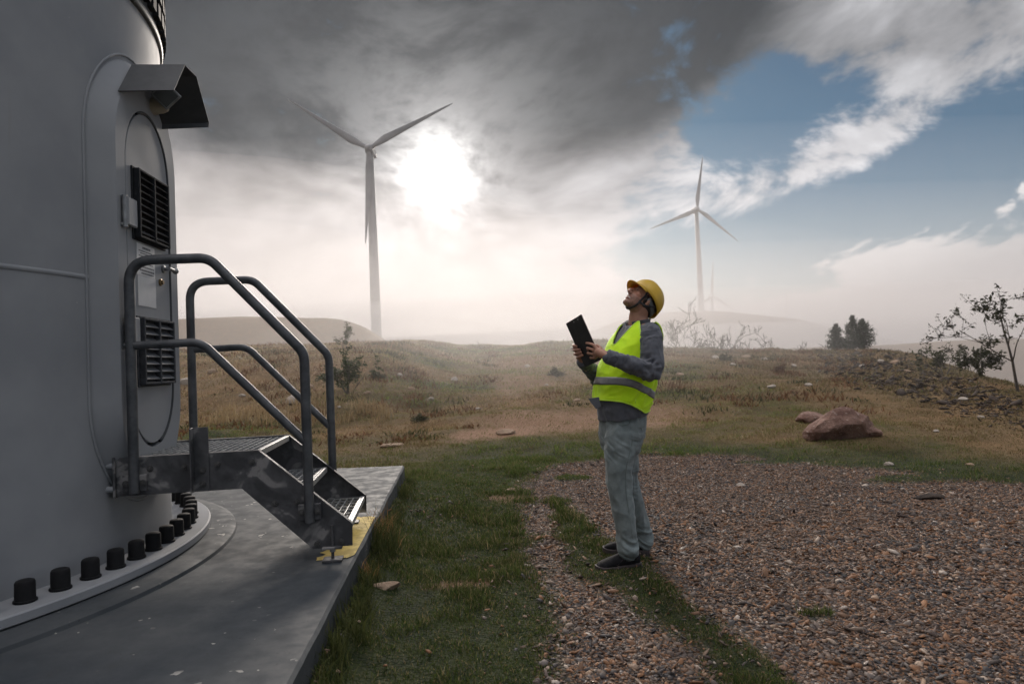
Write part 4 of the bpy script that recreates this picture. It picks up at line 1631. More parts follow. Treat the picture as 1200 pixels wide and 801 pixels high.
me = remesh(body, 0.0042, 3, 0.5)
co = coords(me)
rel = co - HEADC
hx, hy, hzz = rel @ HF, rel @ HL, rel @ HU
skin = np.tile(np.array([0.42, 0.215, 0.145]), (len(co), 1))
nz = vnoise3(co * 60, 3)[:, None]
skin *= 1 + 0.22 * nz
inhead = (hx ** 2 + hy ** 2 + hzz ** 2) < 0.17 ** 2
cheek = inhead * np.exp(-(((hx - 0.065) / 0.03) ** 2 + ((np.abs(hy) - 0.045) / 0.02) ** 2 + ((hzz + 0.025) / 0.022) ** 2))
skin += cheek[:, None] * np.array([0.05, -0.01, -0.01])
beard = inhead * sstep(hzz, -0.028, -0.050) * sstep(hx, -0.005, 0.02) * sstep(hzz, -0.125, -0.108)
beard = np.maximum(beard, inhead * sstep(hx, 0.078, 0.085) * sstep(np.abs(hzz + 0.047), 0.008, 0.003) * sstep(np.abs(hy), 0.034, 0.026))
beard *= np.clip(0.75 + 1.0 * vnoise3(co * 220, 5), 0, 1)
skin = skin * (1 - 0.62 * beard[:, None]) + np.array([0.055, 0.038, 0.030]) * 0.62 * beard[:, None]
lips = inhead * (np.abs(hy) < 0.024) * (hx > 0.078) * np.exp(-(((np.abs(hzz + 0.066) - 0.007) / 0.005) ** 2))
skin = skin * (1 - 0.5 * lips[:, None]) + np.array([0.40, 0.15, 0.12]) * 0.5 * lips[:, None]
teeth = inhead * (np.abs(hy) < 0.020) * (hx > 0.070) * (np.abs(hzz + 0.066) < 0.0040)
skin[teeth.astype(bool)] = (0.55, 0.50, 0.44)


def m_skin(t, bs):
    a = t.n('ShaderNodeAttribute', attribute_name='skin').outputs['Color']
    t.put(bs.inputs['Base Color'], a)
    bs.inputs['Roughness'].default_value = 0.5
    bs.inputs['Subsurface Weight'].default_value = 0.08
    bs.inputs['Subsurface Radius'].default_value = (0.012, 0.005, 0.003)
    geo = t.n('ShaderNodeNewGeometry').outputs['Position']
    bump(t, bs, t.noise(geo, 380, 3), 0.15, 0.001)


man = thing('person', (PB[0], PB[1], 0.0), 'man in yellow helmet and lime safety vest looking up, holding a clipboard', 'person')
MORG = (PB[0], PB[1], 0.0)
finish(me, 'body', mat('skin', m_skin), man, MORG, {'skin': skin})

# small dark marks of the face: brows, lash lines, nostrils, hair under the helmet
M_HAIR = simple('dark_hair', (0.018, 0.013, 0.010), (0.035, 0.026, 0.02), 0.7, 60, 0, 0.5, 400, 0.002)
for s in (1, -1):
    MB().tube([HD(0.088, s * 0.014, 0.030), HD(0.089, s * 0.028, 0.035), HD(0.080, s * 0.046, 0.031)], [0.003, 0.0042, 0.0028], 8).build('eyebrow', M_HAIR, man, True)
    MB().tube([HD(0.0825, s * 0.019, 0.004), HD(0.0855, s * 0.031, 0.0055), HD(0.0790, s * 0.044, 0.003)], [0.0015, 0.0024, 0.0015], 8).build('eye', M_HAIR, man, True)
hr = MB()
hr.ellipsoid(HD(-0.025, 0, 0.014), HAX, (0.096, 0.0805, 0.088), 30, 18)
for s in (1, -1):
    hr.ellipsoid(HD(0.018, s * 0.0725, -0.004), HAX, (0.010, 0.006, 0.030), 12, 8)    # sideburn
hair = hr.mesh('hair')
bm = bmesh.new()
bm.from_mesh(hair)
kill = []
for v in bm.verts:
    r = V3(v.co) - HEADC
    x, y, z = r @ HF, r @ HL, r @ HU
    if z < -0.055 or (x > 0.03 and abs(y) < 0.068 and z < 0.06) or (x > 0.045 and z < 0.05 and abs(y) < 0.07):
        kill.append(v)
bmesh.ops.delete(bm, geom=kill, context='VERTS')
bm.to_mesh(hair)
bm.free()
finish(hair, 'hair', M_HAIR, man, MORG)


# ---- cloth
def m_cloth(name, c1, c2, rough=0.85, weave=900.0, emit=None, sheen=0.2):
    def f(t, bs):
        geo = t.n('ShaderNodeNewGeometry').outputs['Position']
        n = t.noise(geo, 18, 4, 0.6)
        t.put(bs.inputs['Base Color'], t.mix(t.ss(n, 0.3, 0.7), c1, c2))
        bs.inputs['Roughness'].default_value = rough
        bs.inputs['Sheen Weight'].default_value = sheen
        bs.inputs['Specular IOR Level'].default_value = 0.25
        w = t.m('ADD', t.noise(geo, weave, 2), t.m('MULTIPLY', t.noise(geo, 55, 3), 1.2))
        bump(t, bs, w, 0.25, 0.003)
    return mat(name, f)


def folds(co, seed, size, stretch=(1, 1, 1)):
    q = co * np.array(stretch) / size
    w = np.c_[vnoise3(q * 0.7, seed + 9), vnoise3(q * 0.7 + 5, seed + 8), vnoise3(q * 0.7 + 9, seed + 7)]
    r = vnoise3(q + 1.2 * w, seed)
    r2 = vnoise3(q * 2.1 + 0.8 * w + 3, seed + 1)
    ridge = lambda v: 1 - np.abs(v) * 4
    return 0.65 * ridge(r) + 0.35 * ridge(r2)


M_SHIRT = m_cloth('slate_shirt', (0.085, 0.092, 0.110), (0.115, 0.122, 0.142))
sh = MB()
loft(sh, torso_secs(0.007, (0, 10), 4), 40)
limb(sh, [J(752, 393, BY) + PL * 0.10, SH_N, (SH_N + EL_N) / 2 + PL * 0.006 - PF * 0.01, EL_N - PF * 0.012, (EL_N * 0.45 + WR_N * 0.55), WR_N + (EL_N - WR_N) * 0.02],
     [0.060, 0.074, 0.071, 0.065, 0.054, 0.041], 24)
limb(sh, [J(745, 391, BY) - PL * 0.10, SH_F, (SH_F + EL_F) / 2, EL_F, (EL_F * 0.45 + WR_F * 0.55), WR_F + (EL_F - WR_F) * 0.05],
     [0.080, 0.080, 0.070, 0.062, 0.052, 0.040], 24)
me = remesh(sh, 0.0065, 4, 0.5)
co = coords(me)
nn = normals(me)


def seg_t(co, a, b):
    e = b - a
    t = np.clip(((co - a) @ e) / (e @ e), 0, 1)
    return t, np.linalg.norm(co - a - t[:, None] * e, axis=1)


d = 0.0085 * (folds(co, 21, 0.06, (1, 1, 0.6)) - 0.5)
for a, b in ((SH_N, EL_N), (EL_N, WR_N), (SH_F, EL_F), (EL_F, WR_F)):
    t, ds = seg_t(co, a, b)
    ax = unit(b - a)
    q = co + np.outer((co @ ax) * 1.3, ax) + np.outer((co @ UPV) * 0.3, ax)
    d = d + 0.013 * (folds(q, 24, 0.085) - 0.45) * (0.3 + 0.9 * np.maximum(np.exp(-((1 - t) / 0.35) ** 2), np.exp(-(t / 0.30) ** 2))) * sstep(ds, 0.10, 0.06)
put(me, co + nn * d[:, None])
# open the cuff and neck by leaving the body to show through; shirt tail added
shirt = finish(me, 'shirt', M_SHIRT, man, MORG)
# collar: standing band open at the throat
mb = MB()
vs, fs = [], []
NC = 40
for i in range(NC + 1):
    a = R_(26) + (2 * math.pi - R_(52)) * i / NC
    for r, h in ((0.0, -0.018), (0.004, 0.008), (0.009, 0.022), (0.004, 0.023), (-0.003, 0.008), (-0.006, -0.018)):
        c = J(748.0, 381.5, BY)
        hf_, hl_ = 0.074 + r, 0.080 + r
        vs.append(c + PF * math.cos(a) * hf_ + PL * math.sin(a) * hl_ + UPV * (h + 0.012 - 0.14 * math.cos(a) * hf_))
for i in range(NC):
    for j in range(6):
        j2 = (j + 1) % 6
        fs.append((i * 6 + j, i * 6 + j2, (i + 1) * 6 + j2, (i + 1) * 6 + j))
fs += [tuple(range(6)), tuple(NC * 6 + j for j in range(6))[::-1]]
mb.raw(vs, fs).build('collar', M_SHIRT, shirt, True, auto=1.0)
# cuffs
for wr, el in ((WR_N, EL_N), (WR_F, EL_F)):
    ax = unit(el - wr)
    MB().lathe([(0.037, -0.006), (0.043, -0.010), (0.0455, 0.0), (0.0465, 0.045), (0.0435, 0.055)], wr, ax, 24).build('cuff', M_SHIRT, shirt, True)
# shirt tail hanging below the vest in front
tail = [J(702, 465, BY - 0.13), J(689.5, 466.5, BY - 0.12), J(692, 471, BY - 0.125), J(698.5, 479, BY - 0.135), J(704, 476, BY - 0.14)]
MB().prism(tail, unit(PF * 0.4 + PL), 0.005).build('shirt_tail', M_SHIRT, shirt, True, 0.0015, 1, auto=0.6)

# ---- vest: torso shell with armholes, a V neck and a sloping hem
M_VEST = m_cloth('lime_vest', (0.55, 0.90, 0.012), (0.64, 0.97, 0.022), 0.75, 700.0, sheen=0.1)
M_PIPE = m_cloth('lime_piping', (0.56, 0.88, 0.05), (0.60, 0.92, 0.07), 0.55, 700.0)
M_BAND = simple('reflective_band', (0.17, 0.17, 0.18), (0.22, 0.22, 0.23), 0.42, 30, 0.1, 0.2, 300, 0.001)
SEG = 128
vsecs = torso_secs(0.021, (1, 11), 16)
vs, par = [], []
for i, (c, hf, hl, ti) in enumerate(vsecs):
    for k in range(SEG):
        a = 2 * math.pi * k / SEG
        ca, sa = math.cos(a), math.sin(a)
        r = (abs(ca) ** 2.3 + abs(sa) ** 2.3) ** (-1 / 2.3)
        f = ca * r * hf
        vs.append(V3(c) + PF * f + PL * sa * r * hl + UPV * ti * f)
        par.append((f, sa * r * hl, i, k))
vs = np.array(vs)
par = np.array(par)
sh_z = (SH_N[2] + SH_F[2]) / 2
cx = np.array([c for c, *_ in vsecs])
ftrue = (vs - J(743, 400, BY)) @ PF
lat = (vs - J(743, 400, BY)) @ PL
zz = vs[:, 2]
z_hem_f, z_hem_b = J(697, 470, BY - 0.15)[2], J(758, 492, BY)[2]
hem = z_hem_b + (z_hem_f - z_hem_b) * sstep(ftrue, -0.12, 0.26)
ok = zz > hem
arm = ((((ftrue + 0.045) / 0.108) ** 2 + ((zz - sh_z + 0.060) / 0.165) ** 2) < 1) & (np.abs(lat) > 0.088)
ok &= ~arm
zv = J(709, 405, BY)[2]
ztop = zz.max()
vneck = (ftrue > 0.0) & (np.abs(lat - 0.01) < 0.012 + 0.085 * (zz - zv) / (ztop - zv)) & (zz > zv)
ok &= ~vneck
# keep the top edge off the neck itself
ok &= zz < J(749, 375.5, BY)[2] + 0.10 * np.clip(-ftrue, -0.2, 0.05) + 0.0
grid = np.arange(len(vs)).reshape(len(vsecs), SEG)
fcs = []
for i in range(len(vsecs) - 1):
    for k in range(SEG):
        q = (grid[i, k], grid[i, (k + 1) % SEG], grid[i + 1, (k + 1) % SEG], grid[i + 1, k])
        if all(ok[list(q)]):
            fcs.append(q)
# slack folds in the cloth
dn = vs - (cx[par[:, 2].astype(int)])
dn[:, 2] = 0
dn /= np.linalg.norm(dn, axis=1)[:, None] + 1e-9
amp = 0.007 + 0.007 * sstep(zz, sh_z - 0.12, sh_z - 0.40)
vs = vs + dn * (amp * (folds(vs + np.outer(ftrue * 0.5, UPV), 33, 0.10, (0.8, 0.8, 1.2)) - 0.35))[:, None]
me = bpy.data.meshes.new('vest')
me.from_pydata([tuple(v) for v in vs], [], fcs)
bm = bmesh.new()
bm.from_mesh(me)
bmesh.ops.delete(bm, geom=[v for v in bm.verts if not v.link_faces], context='VERTS')
for _ in range(10):                                   # smooth the cut edges
    bnd = [v for v in bm.verts if v.is_boundary]
    new = {}
    for v in bnd:
        nb = [e.other_vert(v).co for e in v.link_edges if e.is_boundary]
        if len(nb) == 2:
            new[v] = v.co * 0.4 + (nb[0] + nb[1]) * 0.3
    for v, c in new.items():
        v.co = c
bm.verts.index_update()
loops, used = [], set()
for e0 in [e for e in bm.edges if e.is_boundary]:
    if e0 in used:
        continue
    used.add(e0)
    chain = [e0.verts[0], e0.verts[1]]
    while True:
        nx_ = [e for e in chain[-1].link_edges if e.is_boundary and e not in used]
        if not nx_:
            break
        used.add(nx_[0])
        chain.append(nx_[0].other_vert(chain[-1]))
    loops.append([V3(v.co) for v in chain])
bmesh.ops.recalc_face_normals(bm, faces=bm.faces)
bm.to_mesh(me)
bm.free()
sol_src = me
vest = finish(me, 'vest', M_VEST, man, MORG)
md = vest.modifiers.new('thickness', 'SOLIDIFY')
md.thickness = 0.003
md.offset = 0.0
for lp in loops:
    if len(lp) > 12:
        MB().tube(lp, 0.0052, 8, False).build('piping', M_PIPE, vest, True)
# zip line down the front and stitched side seam on the near side
def draw_on(verts, faces, path, r, name, m, parent, off=0.002):
    """a seam laid on a cloth surface where the line of sight meets it"""
    bv = BVHTree.FromPolygons([tuple(v) for v in verts], [tuple(f) for f in faces])
    pts = []
    for px_, py_ in path:
        d_r = unit(ray(px_, py_))
        hit, nrm, i_, dd = bv.ray_cast(Vector(CAM), Vector(d_r))
        if hit is not None:
            pts.append(V3(hit) - d_r * off)
    if len(pts) > 1:
        return MB().tube(catmull(pts, 4), r, 6).build(name, m, parent, True)


draw_on(vs, fcs, [(710, 407), (707, 418), (704, 432), (702, 440)], 0.0028, 'zip', M_PIPE, vest)
draw_on(vs, fcs, [(700.5, 453), (700, 458), (700, 462)], 0.0028, 'zip', M_PIPE, vest)
draw_on(vs, fcs, [(745, 467), (744.5, 472), (744, 477)], 0.0020, 'seam', M_PIPE, vest)
draw_on(vs, fcs, [(715, 428), (714, 434), (713.5, 440)], 0.0018, 'seam', M_PIPE, vest)
# reflective band round the belly, a ribbon lying on the vest
bz_f, bz_b = J(699.5, 446.5, BY - 0.15)[2], J(765.5, 465.5, BY)[2]
rv, rf = [], []
rings = []
for k in range(SEG + 1):
    kk = k % SEG
    colv = vs[grid[:, kk]]
    fcol = ((colv - J(743, 400, BY)) @ PF)
    tgt = bz_b + (bz_f - bz_b) * sstep(fcol, -0.14, 0.24)
    for off in (-0.0245, -0.012, 0.0, 0.012, 0.0245):
        zt = colv[:, 2] - (tgt + off)
        i = int(np.argmax(zt > 0))
        i = max(i, 1)
        u = -zt[i - 1] / (zt[i] - zt[i - 1] + 1e-9)
        p = colv[i - 1] * (1 - u) + colv[i] * u
        rv.append(p + dn[grid[i, kk]] * 0.0050)
for k in range(SEG):
    for j in range(4):
        rf.append((k * 5 + j, (k + 1) * 5 + j, (k + 1) * 5 + j + 1, k * 5 + j + 1))
bnd = MB().raw(rv, rf)
bo = bnd.build('reflective_band', M_BAND, vest, True)
md = bo.modifiers.new('thickness', 'SOLIDIFY')
md.thickness = 0.0025

# ---- trousers
M_TROU = m_cloth('grey_green_denim', (0.150, 0.182, 0.186), (0.215, 0.254, 0.256), 0.9, 1100.0)
tr = MB()
pel = [(J(729.5, 484, BY), 0.136, 0.166, -0.14), (J(729.5, 494, BY), 0.137, 0.172, -0.10), (J(729, 506, BY), 0.132, 0.178, -0.05), (J(728, 518, BY), 0.118, 0.176, 0.0), (J(728, 527, BY), 0.098, 0.160, 0.0), (J(728, 534, BY), 0.07, 0.12, 0.0)]
loft(tr, pel, 40)
limb(tr, [J(728, 508, BY - 0.080), J(726.5, 530, BY - 0.10), J(725.5, 553, BY - 0.11), J(726.5, 575, BY - 0.11), J(731, 600, BY - 0.115), J(734, 622, 4.35), J(735.5, 644, 4.35)],
     [0.102, 0.099, 0.087, 0.079, 0.073, 0.067, 0.067], 26)
limb(tr, [J(731, 507, BY + 0.085), J(731, 530, BY + 0.11), J(733, 553, BY + 0.13), J(737, 575, BY + 0.15), J(745, 600, 4.65), J(751, 618, 4.68), J(754, 634, 4.68)],
     [0.104, 0.101, 0.090, 0.081, 0.072, 0.066, 0.067], 26)
me = remesh(tr, 0.0058, 12, 0.5)
co = coords(me)
nn = normals(me)
d = 0.011 * (folds(co, 51, 0.085, (1, 1, 0.55)) - 0.5)
kz = KN_N[2]
w_ = np.exp(-((co[:, 2] - 0.13) / 0.075) ** 2) * 1.5 + 0.7 * np.exp(-((co[:, 2] - kz) / 0.12) ** 2) * sstep((co - KN_N) @ PF, 0.05, -0.06) + 0.8 * np.exp(-((co[:, 2] - (HIP_N[2] - 0.10)) / 0.09) ** 2)
slant = co + np.outer((co[:, 0] - co[:, 1]) * 0.55, UPV)
d = d + 0.016 * w_ * (folds(slant, 57, 0.085, (0.5, 0.5, 1.7)) - 0.4)
d = np.clip(d, -0.013, 0.02)
put(me, co + nn * d[:, None])
trou = finish(me, 'trousers', M_TROU, man, MORG)
# front pocket seam on the near hip, belt loop
tv = coords(trou.data) + V3(MORG)
tf = [tuple(p.vertices) for p in trou.data.polygons]
M_SEAM = m_cloth('denim_seam', (0.115, 0.146, 0.140), (0.15, 0.185, 0.175))
draw_on(tv, tf, [(717, 486), (715, 492), (717, 496), (727, 498), (737, 496), (739, 488)], 0.0026, 'pocket_seam', M_SEAM, trou, 0.001)
draw_on(tv, tf, [(739, 500), (741, 515), (738, 530), (734, 548), (733, 570), (737, 600), (741, 630)], 0.0022, 'side_seam', M_SEAM, trou, 0.001)
draw_on(tv, tf, [(746, 500), (752, 502), (752, 514), (744, 515)], 0.0020, 'pocket_seam', M_SEAM, trou, 0.001)

# ---- shoes
M_SHOE = simple('black_shoe', (0.009, 0.009, 0.010), (0.018, 0.018, 0.020), 0.85, 40, 0, 0.5, 150, 0.004, 0.15)
M_SOLE = simple('shoe_sole', (0.040, 0.032, 0.032), (0.065, 0.052, 0.052), 0.7, 30)


def shoe(toe, heel, fd):
    sd_ = np.array([-fd[1], fd[0], 0])
    L = np.linalg.norm((toe - heel)[:2])
    base = heel * np.array([1, 1, 0])
    P_ = lambda x, y, z: base + fd * (x * L) + sd_ * y + UPV * (z + 0.008)
    # outline half widths along the foot
    xs = [0.0, 0.05, 0.15, 0.32, 0.5, 0.66, 0.8, 0.9, 0.97, 1.0]
    ws = [0.020, 0.036, 0.042, 0.041, 0.043, 0.050, 0.051, 0.045, 0.030, 0.012]
    tops = [0.095, 0.108, 0.115, 0.112, 0.098, 0.082, 0.070, 0.061, 0.048, 0.032]
    mb = MB()
    vs, fs = [], []
    sg = 16
    for x, w, tp in zip(xs, ws, tops):
        for k in range(sg):
            a = 2 * math.pi * k / sg
            c, s = math.cos(a), math.sin(a)
            r = (abs(c) ** 2.6 + abs(s) ** 2.6) ** (-1 / 2.6)
            zmid = (tp + 0.018) / 2
            narrow = 1 - 0.30 * max(0, s) * (x < 0.6)
            vs.append(P_(x, c * r * w * narrow, zmid + s * r * (tp - 0.018) / 2))
    n = len(xs)
    for i in range(n - 1):
        for k in range(sg):
            k2 = (k + 1) % sg
            fs.append((i * sg + k, i * sg + k2, (i + 1) * sg + k2, (i + 1) * sg + k))
    fs += [tuple(range(sg))[::-1], tuple((n - 1) * sg + k for k in range(sg))]
    up = mb.raw(vs, fs).build('shoe', M_SHOE, man, True)
    m2 = up.modifiers.new('sub', 'SUBSURF')
    m2.levels = m2.render_levels = 1
    # sole: outline extruded, toe sprung a little
    mb = MB()
    ring_ = [(x, w + 0.005) for x, w in zip(xs, ws)]
    pl = [(x, w) for x, w in ring_] + [(x, -w) for x, w in ring_[::-1]]
    lift = lambda x: 0.016 * max(0, (x - 0.72) / 0.28) ** 2
    vs = [P_(x * 1.02 - 0.01, w, -0.006 + lift(x)) for x, w in pl] + [P_(x * 1.02 - 0.01, w, 0.031 + 0.8 * lift(x) + 0.008 * max(0, 0.3 - x)) for x, w in pl]
    k = len(pl)
    mb.raw(vs, [tuple(range(k))[::-1], tuple(range(k, 2 * k))] + [(i, (i + 1) % k, (i + 1) % k + k, i + k) for i in range(k)])
    mb.build('sole', M_SOLE, up, False, 0.004, 2)
    for i in range(4):
        x = 0.52 + 0.07 * i
        MB().tube([P_(x, -0.020, 0.076 - 0.05 * (x - 0.5)), P_(x + 0.015, 0, 0.089 - 0.075 * (x - 0.5)), P_(x, 0.020, 0.076 - 0.05 * (x - 0.5))], 0.0028, 6).build('lace', M_SOLE, up, True)
    for s in (-1, 1):
        MB().tube([P_(0.30, s * 0.036, 0.045), P_(0.45, s * 0.040, 0.070), P_(0.58, s * 0.043, 0.040), P_(0.70, s * 0.046, 0.052)], 0.0022, 6).build('stripe', M_SOLE, up, True)


shoe(TOE_N, HEEL_N, FD_N)
shoe(TOE_F, HEEL_F, FD_F)

# ---- helmet
HEP = R_(56)
EF = unit(hf0 * math.cos(HEP) + UPV * math.sin(HEP))
EU = np.cross(EF, HL)
EC = HEADC + HU * 0.034 - HF * 0.012
E3 = lambda x, y, z: EC + EF * x + HL * y + EU * z


def m_helmet(t, bs):
    tc = t.n('ShaderNodeNewGeometry').outputs['Position']
    n = t.noise(tc, 22, 5, 0.6)
    t.put(bs.inputs['Base Color'], t.mix(t.ss(n, 0.35, 0.7), (0.62, 0.385, 0.028), (0.55, 0.34, 0.035)))
    t.put(bs.inputs['Roughness'], t.ss(n, 0.3, 0.7, 0.3, 0.48))
    bs.inputs['Subsurface Weight'].default_value = 0.05


M_HELM = mat('yellow_helmet', m_helmet)
vs, fs = [], []
NR, NK = 14, 56
for i in range(NR + 1):
    ph = (math.pi / 2) * i / NR
    for k in range(NK):
        a = 2 * math.pi * k / NK
        c, s = math.cos(a), math.sin(a)
        rx, ry, rz = 0.128, 0.104, 0.118
        rad = math.cos(ph) ** 0.82
        x, y, z = c * rx * rad, s * ry * rad, math.sin(ph) * rz
        # raised ridges running front to back
        rg = math.exp(-((abs(y) - 0.030) / 0.010) ** 2) * 0.005 * math.sin(ph) + math.exp(-((abs(y) - 0.0) / 0.012) ** 2) * 0.004 * math.sin(ph)
        z += rg
        if i <= 2:   # rim: flared, longer at the nape
            fl_ = (2 - i) / 2
            x += c * 0.006 * fl_
            y += s * 0.005 * fl_
            z -= 0.022 * fl_ + (0.012 * fl_ * max(0, -c))
        vs.append(E3(x, y, z))
for i in range(NR):
    for k in range(NK):
        k2 = (k + 1) % NK
        fs.append((i * NK + k, i * NK + k2, (i + 1) * NK + k2, (i + 1) * NK + k))
helm = MB().raw(vs, fs).build('helmet', M_HELM, man, True)
md = helm.modifiers.new('thickness', 'SOLIDIFY')
md.thickness = 0.004
md.offset = -1
# peak
vs, fs = [], []
NA = 24
for i in range(NA + 1):
    a = -R_(62) + R_(124) * i / NA
    c, s = math.cos(a), math.sin(a)
    reach = 0.040 * max(0.0, math.cos(a * 1.42)) ** 0.7
    for j, (f, dz) in enumerate(((0.0, 0.0), (0.5, -0.004), (1.0, -0.012))):
        x = c * 0.130 + f * reach
        y = s * 0.106 * (1 + 0.02 * f)
        vs.append(E3(x, y, -0.018 + dz - 0.006 * (1 - c)))
for i in range(NA):
    for j in range(2):
        fs.append((i * 3 + j, (i + 1) * 3 + j, (i + 1) * 3 + j + 1, i * 3 + j + 1))
pk = MB().raw(vs, fs).build('peak', M_HELM, helm, True)
md = pk.modifiers.new('thickness', 'SOLIDIFY')
md.thickness = 0.004
# inner band and nape strap, chin strap
M_STRAP = simple('black_strap', (0.014, 0.014, 0.016), (0.03, 0.03, 0.033), 0.7, 40, 0, 0.3, 300, 0.002)
M_GBAND = simple('grey_harness', (0.085, 0.095, 0.095), (0.12, 0.13, 0.13), 0.6, 30)
rb = [E3(-0.108 * math.cos(a), 0.086 * math.sin(a), -0.040 - 0.016 * math.cos(a)) for a in np.linspace(-R_(100), R_(100), 28)]
MB().tube(rb, [(0.004, 0.015)] * len(rb), 10, True, up=(0, 0, 1)).build('nape_band', M_GBAND, helm, True)
for s in (1, -1):
    MB().tube(catmull([E3(0.055, s * 0.085, -0.022), HD(0.036, s * 0.074, -0.004), HD(0.034, s * 0.066, -0.045), HD(0.030, s * 0.055, -0.085), HD(0.032, s * 0.02, -0.113), HD(0.034, 0, -0.116)], 6), [(0.0075, 0.0028)] * 31, 8, True, up=tuple(HL)).build('chin_strap', M_STRAP, helm, True)
    MB().tube(catmull([E3(-0.055, s * 0.088, -0.030), HD(-0.012, s * 0.079, -0.046), HD(0.028, s * 0.066, -0.058)], 6), [(0.006, 0.0026)] * 13, 8, True, up=tuple(HL)).build('chin_strap', M_STRAP, helm, True)

# ---- clipboard and pen
cb = thing('clipboard', cb_c - cb_up * CBH, 'black clipboard held up in both hands', 'clipboard')
M_BOARD = simple('board_black', (0.013, 0.013, 0.015), (0.024, 0.024, 0.027), 0.45, 12, 0, 0.15, 400, 0.001)
MB().box(cb_c, cb_w, cb_up, cb_n, CBW, CBH, 0.0022).build('board', M_BOARD, cb, False, 0.0018, 2)
for s in (-0.45, 0.05):
    MB().lathe([(0.005, 0), (0.0045, 0.0015), (0, 0.002)], cb_c + cb_up * (CBH - 0.018) + cb_w * s * CBW + cb_n * 0.0024, cb_n, 12).build('rivet', M_NOSE, cb, True)
MB().box(cb_c + cb_up * (CBH - 0.02) - cb_n * 0.008, cb_w, cb_up, cb_n, 0.05, 0.016, 0.005).build('clip', M_STEEL, cb, False, 0.002, 1)
MB().box(cb_c - cb_n * 0.0032 - cb_up * 0.012, cb_w, cb_up, cb_n, CBW * 0.92, CBH * 0.88, 0.0008).build('paper', M_PAPER, cb)
pa, pb_ = onb(668.2, 408.2, 0.004), onb(680, 404.0, -0.012)
pen = thing('pen', pa, 'grey pen poking out between the fingers at the clipboard edge', 'pen')
MB().tube([pa, pa + (pb_ - pa) * 0.12, pb_], [0.0015, 0.004, 0.004], 10).build('barrel', M_STEEL, pen, True, auto=0.8)
MB().tube([pb_, pb_ + (pb_ - pa) * 0.5], 0.0046, 10).build('cap', M_BLACK, pen, True, auto=0.8)

# ================================================================== ROCKS
def hit(px, py, y0=2.5, y1=60.0):
    """where the line of sight through a pixel meets the terrain"""
    d = ray(px, py)
    ys = np.concatenate([np.arange(y0, 12, 0.03), np.arange(12, y1, 0.1)])
    P = CAM[None] + d[None] * (ys / d[1])[:, None]
    g = P[:, 2] - height(P[:, 0], P[:, 1])
    i = int(np.argmax(g < 0))
    if not (g < 0).any():
        i = int(np.argmin(g))
    return np.array([P[i, 0], P[i, 1], float(height(P[i, 0], P[i, 1]))])


def ico(sub):
    bm = bmesh.new()
    bmesh.ops.create_icosphere(bm, subdivisions=sub, radius=1.0)
    v = np.array([tuple(x.co) for x in bm.verts])
    f = [tuple(x.index for x in q.verts) for q in bm.faces]
    bm.free()
    return v, f


def rock(c, size, seed, m, label, sub=3, rot=0.0, name='rock', cat='rock', group=None, sink=0.3, cuts=9):
    r = np.random.default_rng(seed)
    v, f = ico(sub)
    for _ in range(cuts):
        n = unit(r.normal(0, 1, 3) + np.array([0, 0, 0.25]))
        dd = r.uniform(0.55, 0.88)
        over = np.maximum(v @ n - dd, 0)
        v = v - np.outer(over * 0.92, n)
    v = v * (1 + 0.16 * vnoise3(v * 2.6 + seed, seed))[:, None] + 0.07 * (np.c_[vnoise3(v * 9, seed), vnoise3(v * 9 + 4, seed), vnoise3(v * 9 + 8, seed)])
    v = v * np.array(size)
    co, si = math.cos(rot), math.sin(rot)
    v = np.c_[v[:, 0] * co - v[:, 1] * si, v[:, 0] * si + v[:, 1] * co, v[:, 2]]
    v[:, 2] += size[2] * (1 - 2 * sink)
    me = bpy.data.meshes.new(name)
    me.from_pydata([tuple(q) for q in v], [], f)
    o = link(name, me, m, None, sub < 4, 0.35)
    o.location = tuple(map(float, c))
    return tag(o, label, cat, group)


def m_rock(c1, c2, c3):
    def f(t, bs):
        tc = t.n('ShaderNodeTexCoord').outputs['Object']
        n1 = t.noise(tc, 3.0, 6, 0.65)
        n2 = t.noise(tc, 22.0, 5, 0.65)
        c = t.mix(t.ss(n1, 0.35, 0.65), c1, c2)
        c = t.mix(t.ss(n2, 0.56, 0.72, 0, 0.8), c, c3)
        t.put(bs.inputs['Base Color'], c)
        bs.inputs['Roughness'].default_value = 0.9
        bs.inputs['Specular IOR Level'].default_value = 0.2
        bump(t, bs, t.m('ADD', n2, t.m('MULTIPLY', n1, 0.6)), 0.7, 0.03)
    return f


M_RED = mat('red_sandstone', m_rock((0.14, 0.080, 0.064), (0.27, 0.170, 0.135), (0.44, 0.36, 0.31)))
M_PALE = mat('pale_stone', m_rock((0.30, 0.255, 0.215), (0.44, 0.39, 0.34), (0.18, 0.15, 0.12)))
M_TAN = mat('tan_stone', m_rock((0.24, 0.165, 0.115), (0.38, 0.28, 0.20), (0.13, 0.10, 0.08)))
M_SCREE = mat('grey_scree', m_rock((0.034, 0.028, 0.025), (0.075, 0.058, 0.048), (0.13, 0.10, 0.08)))

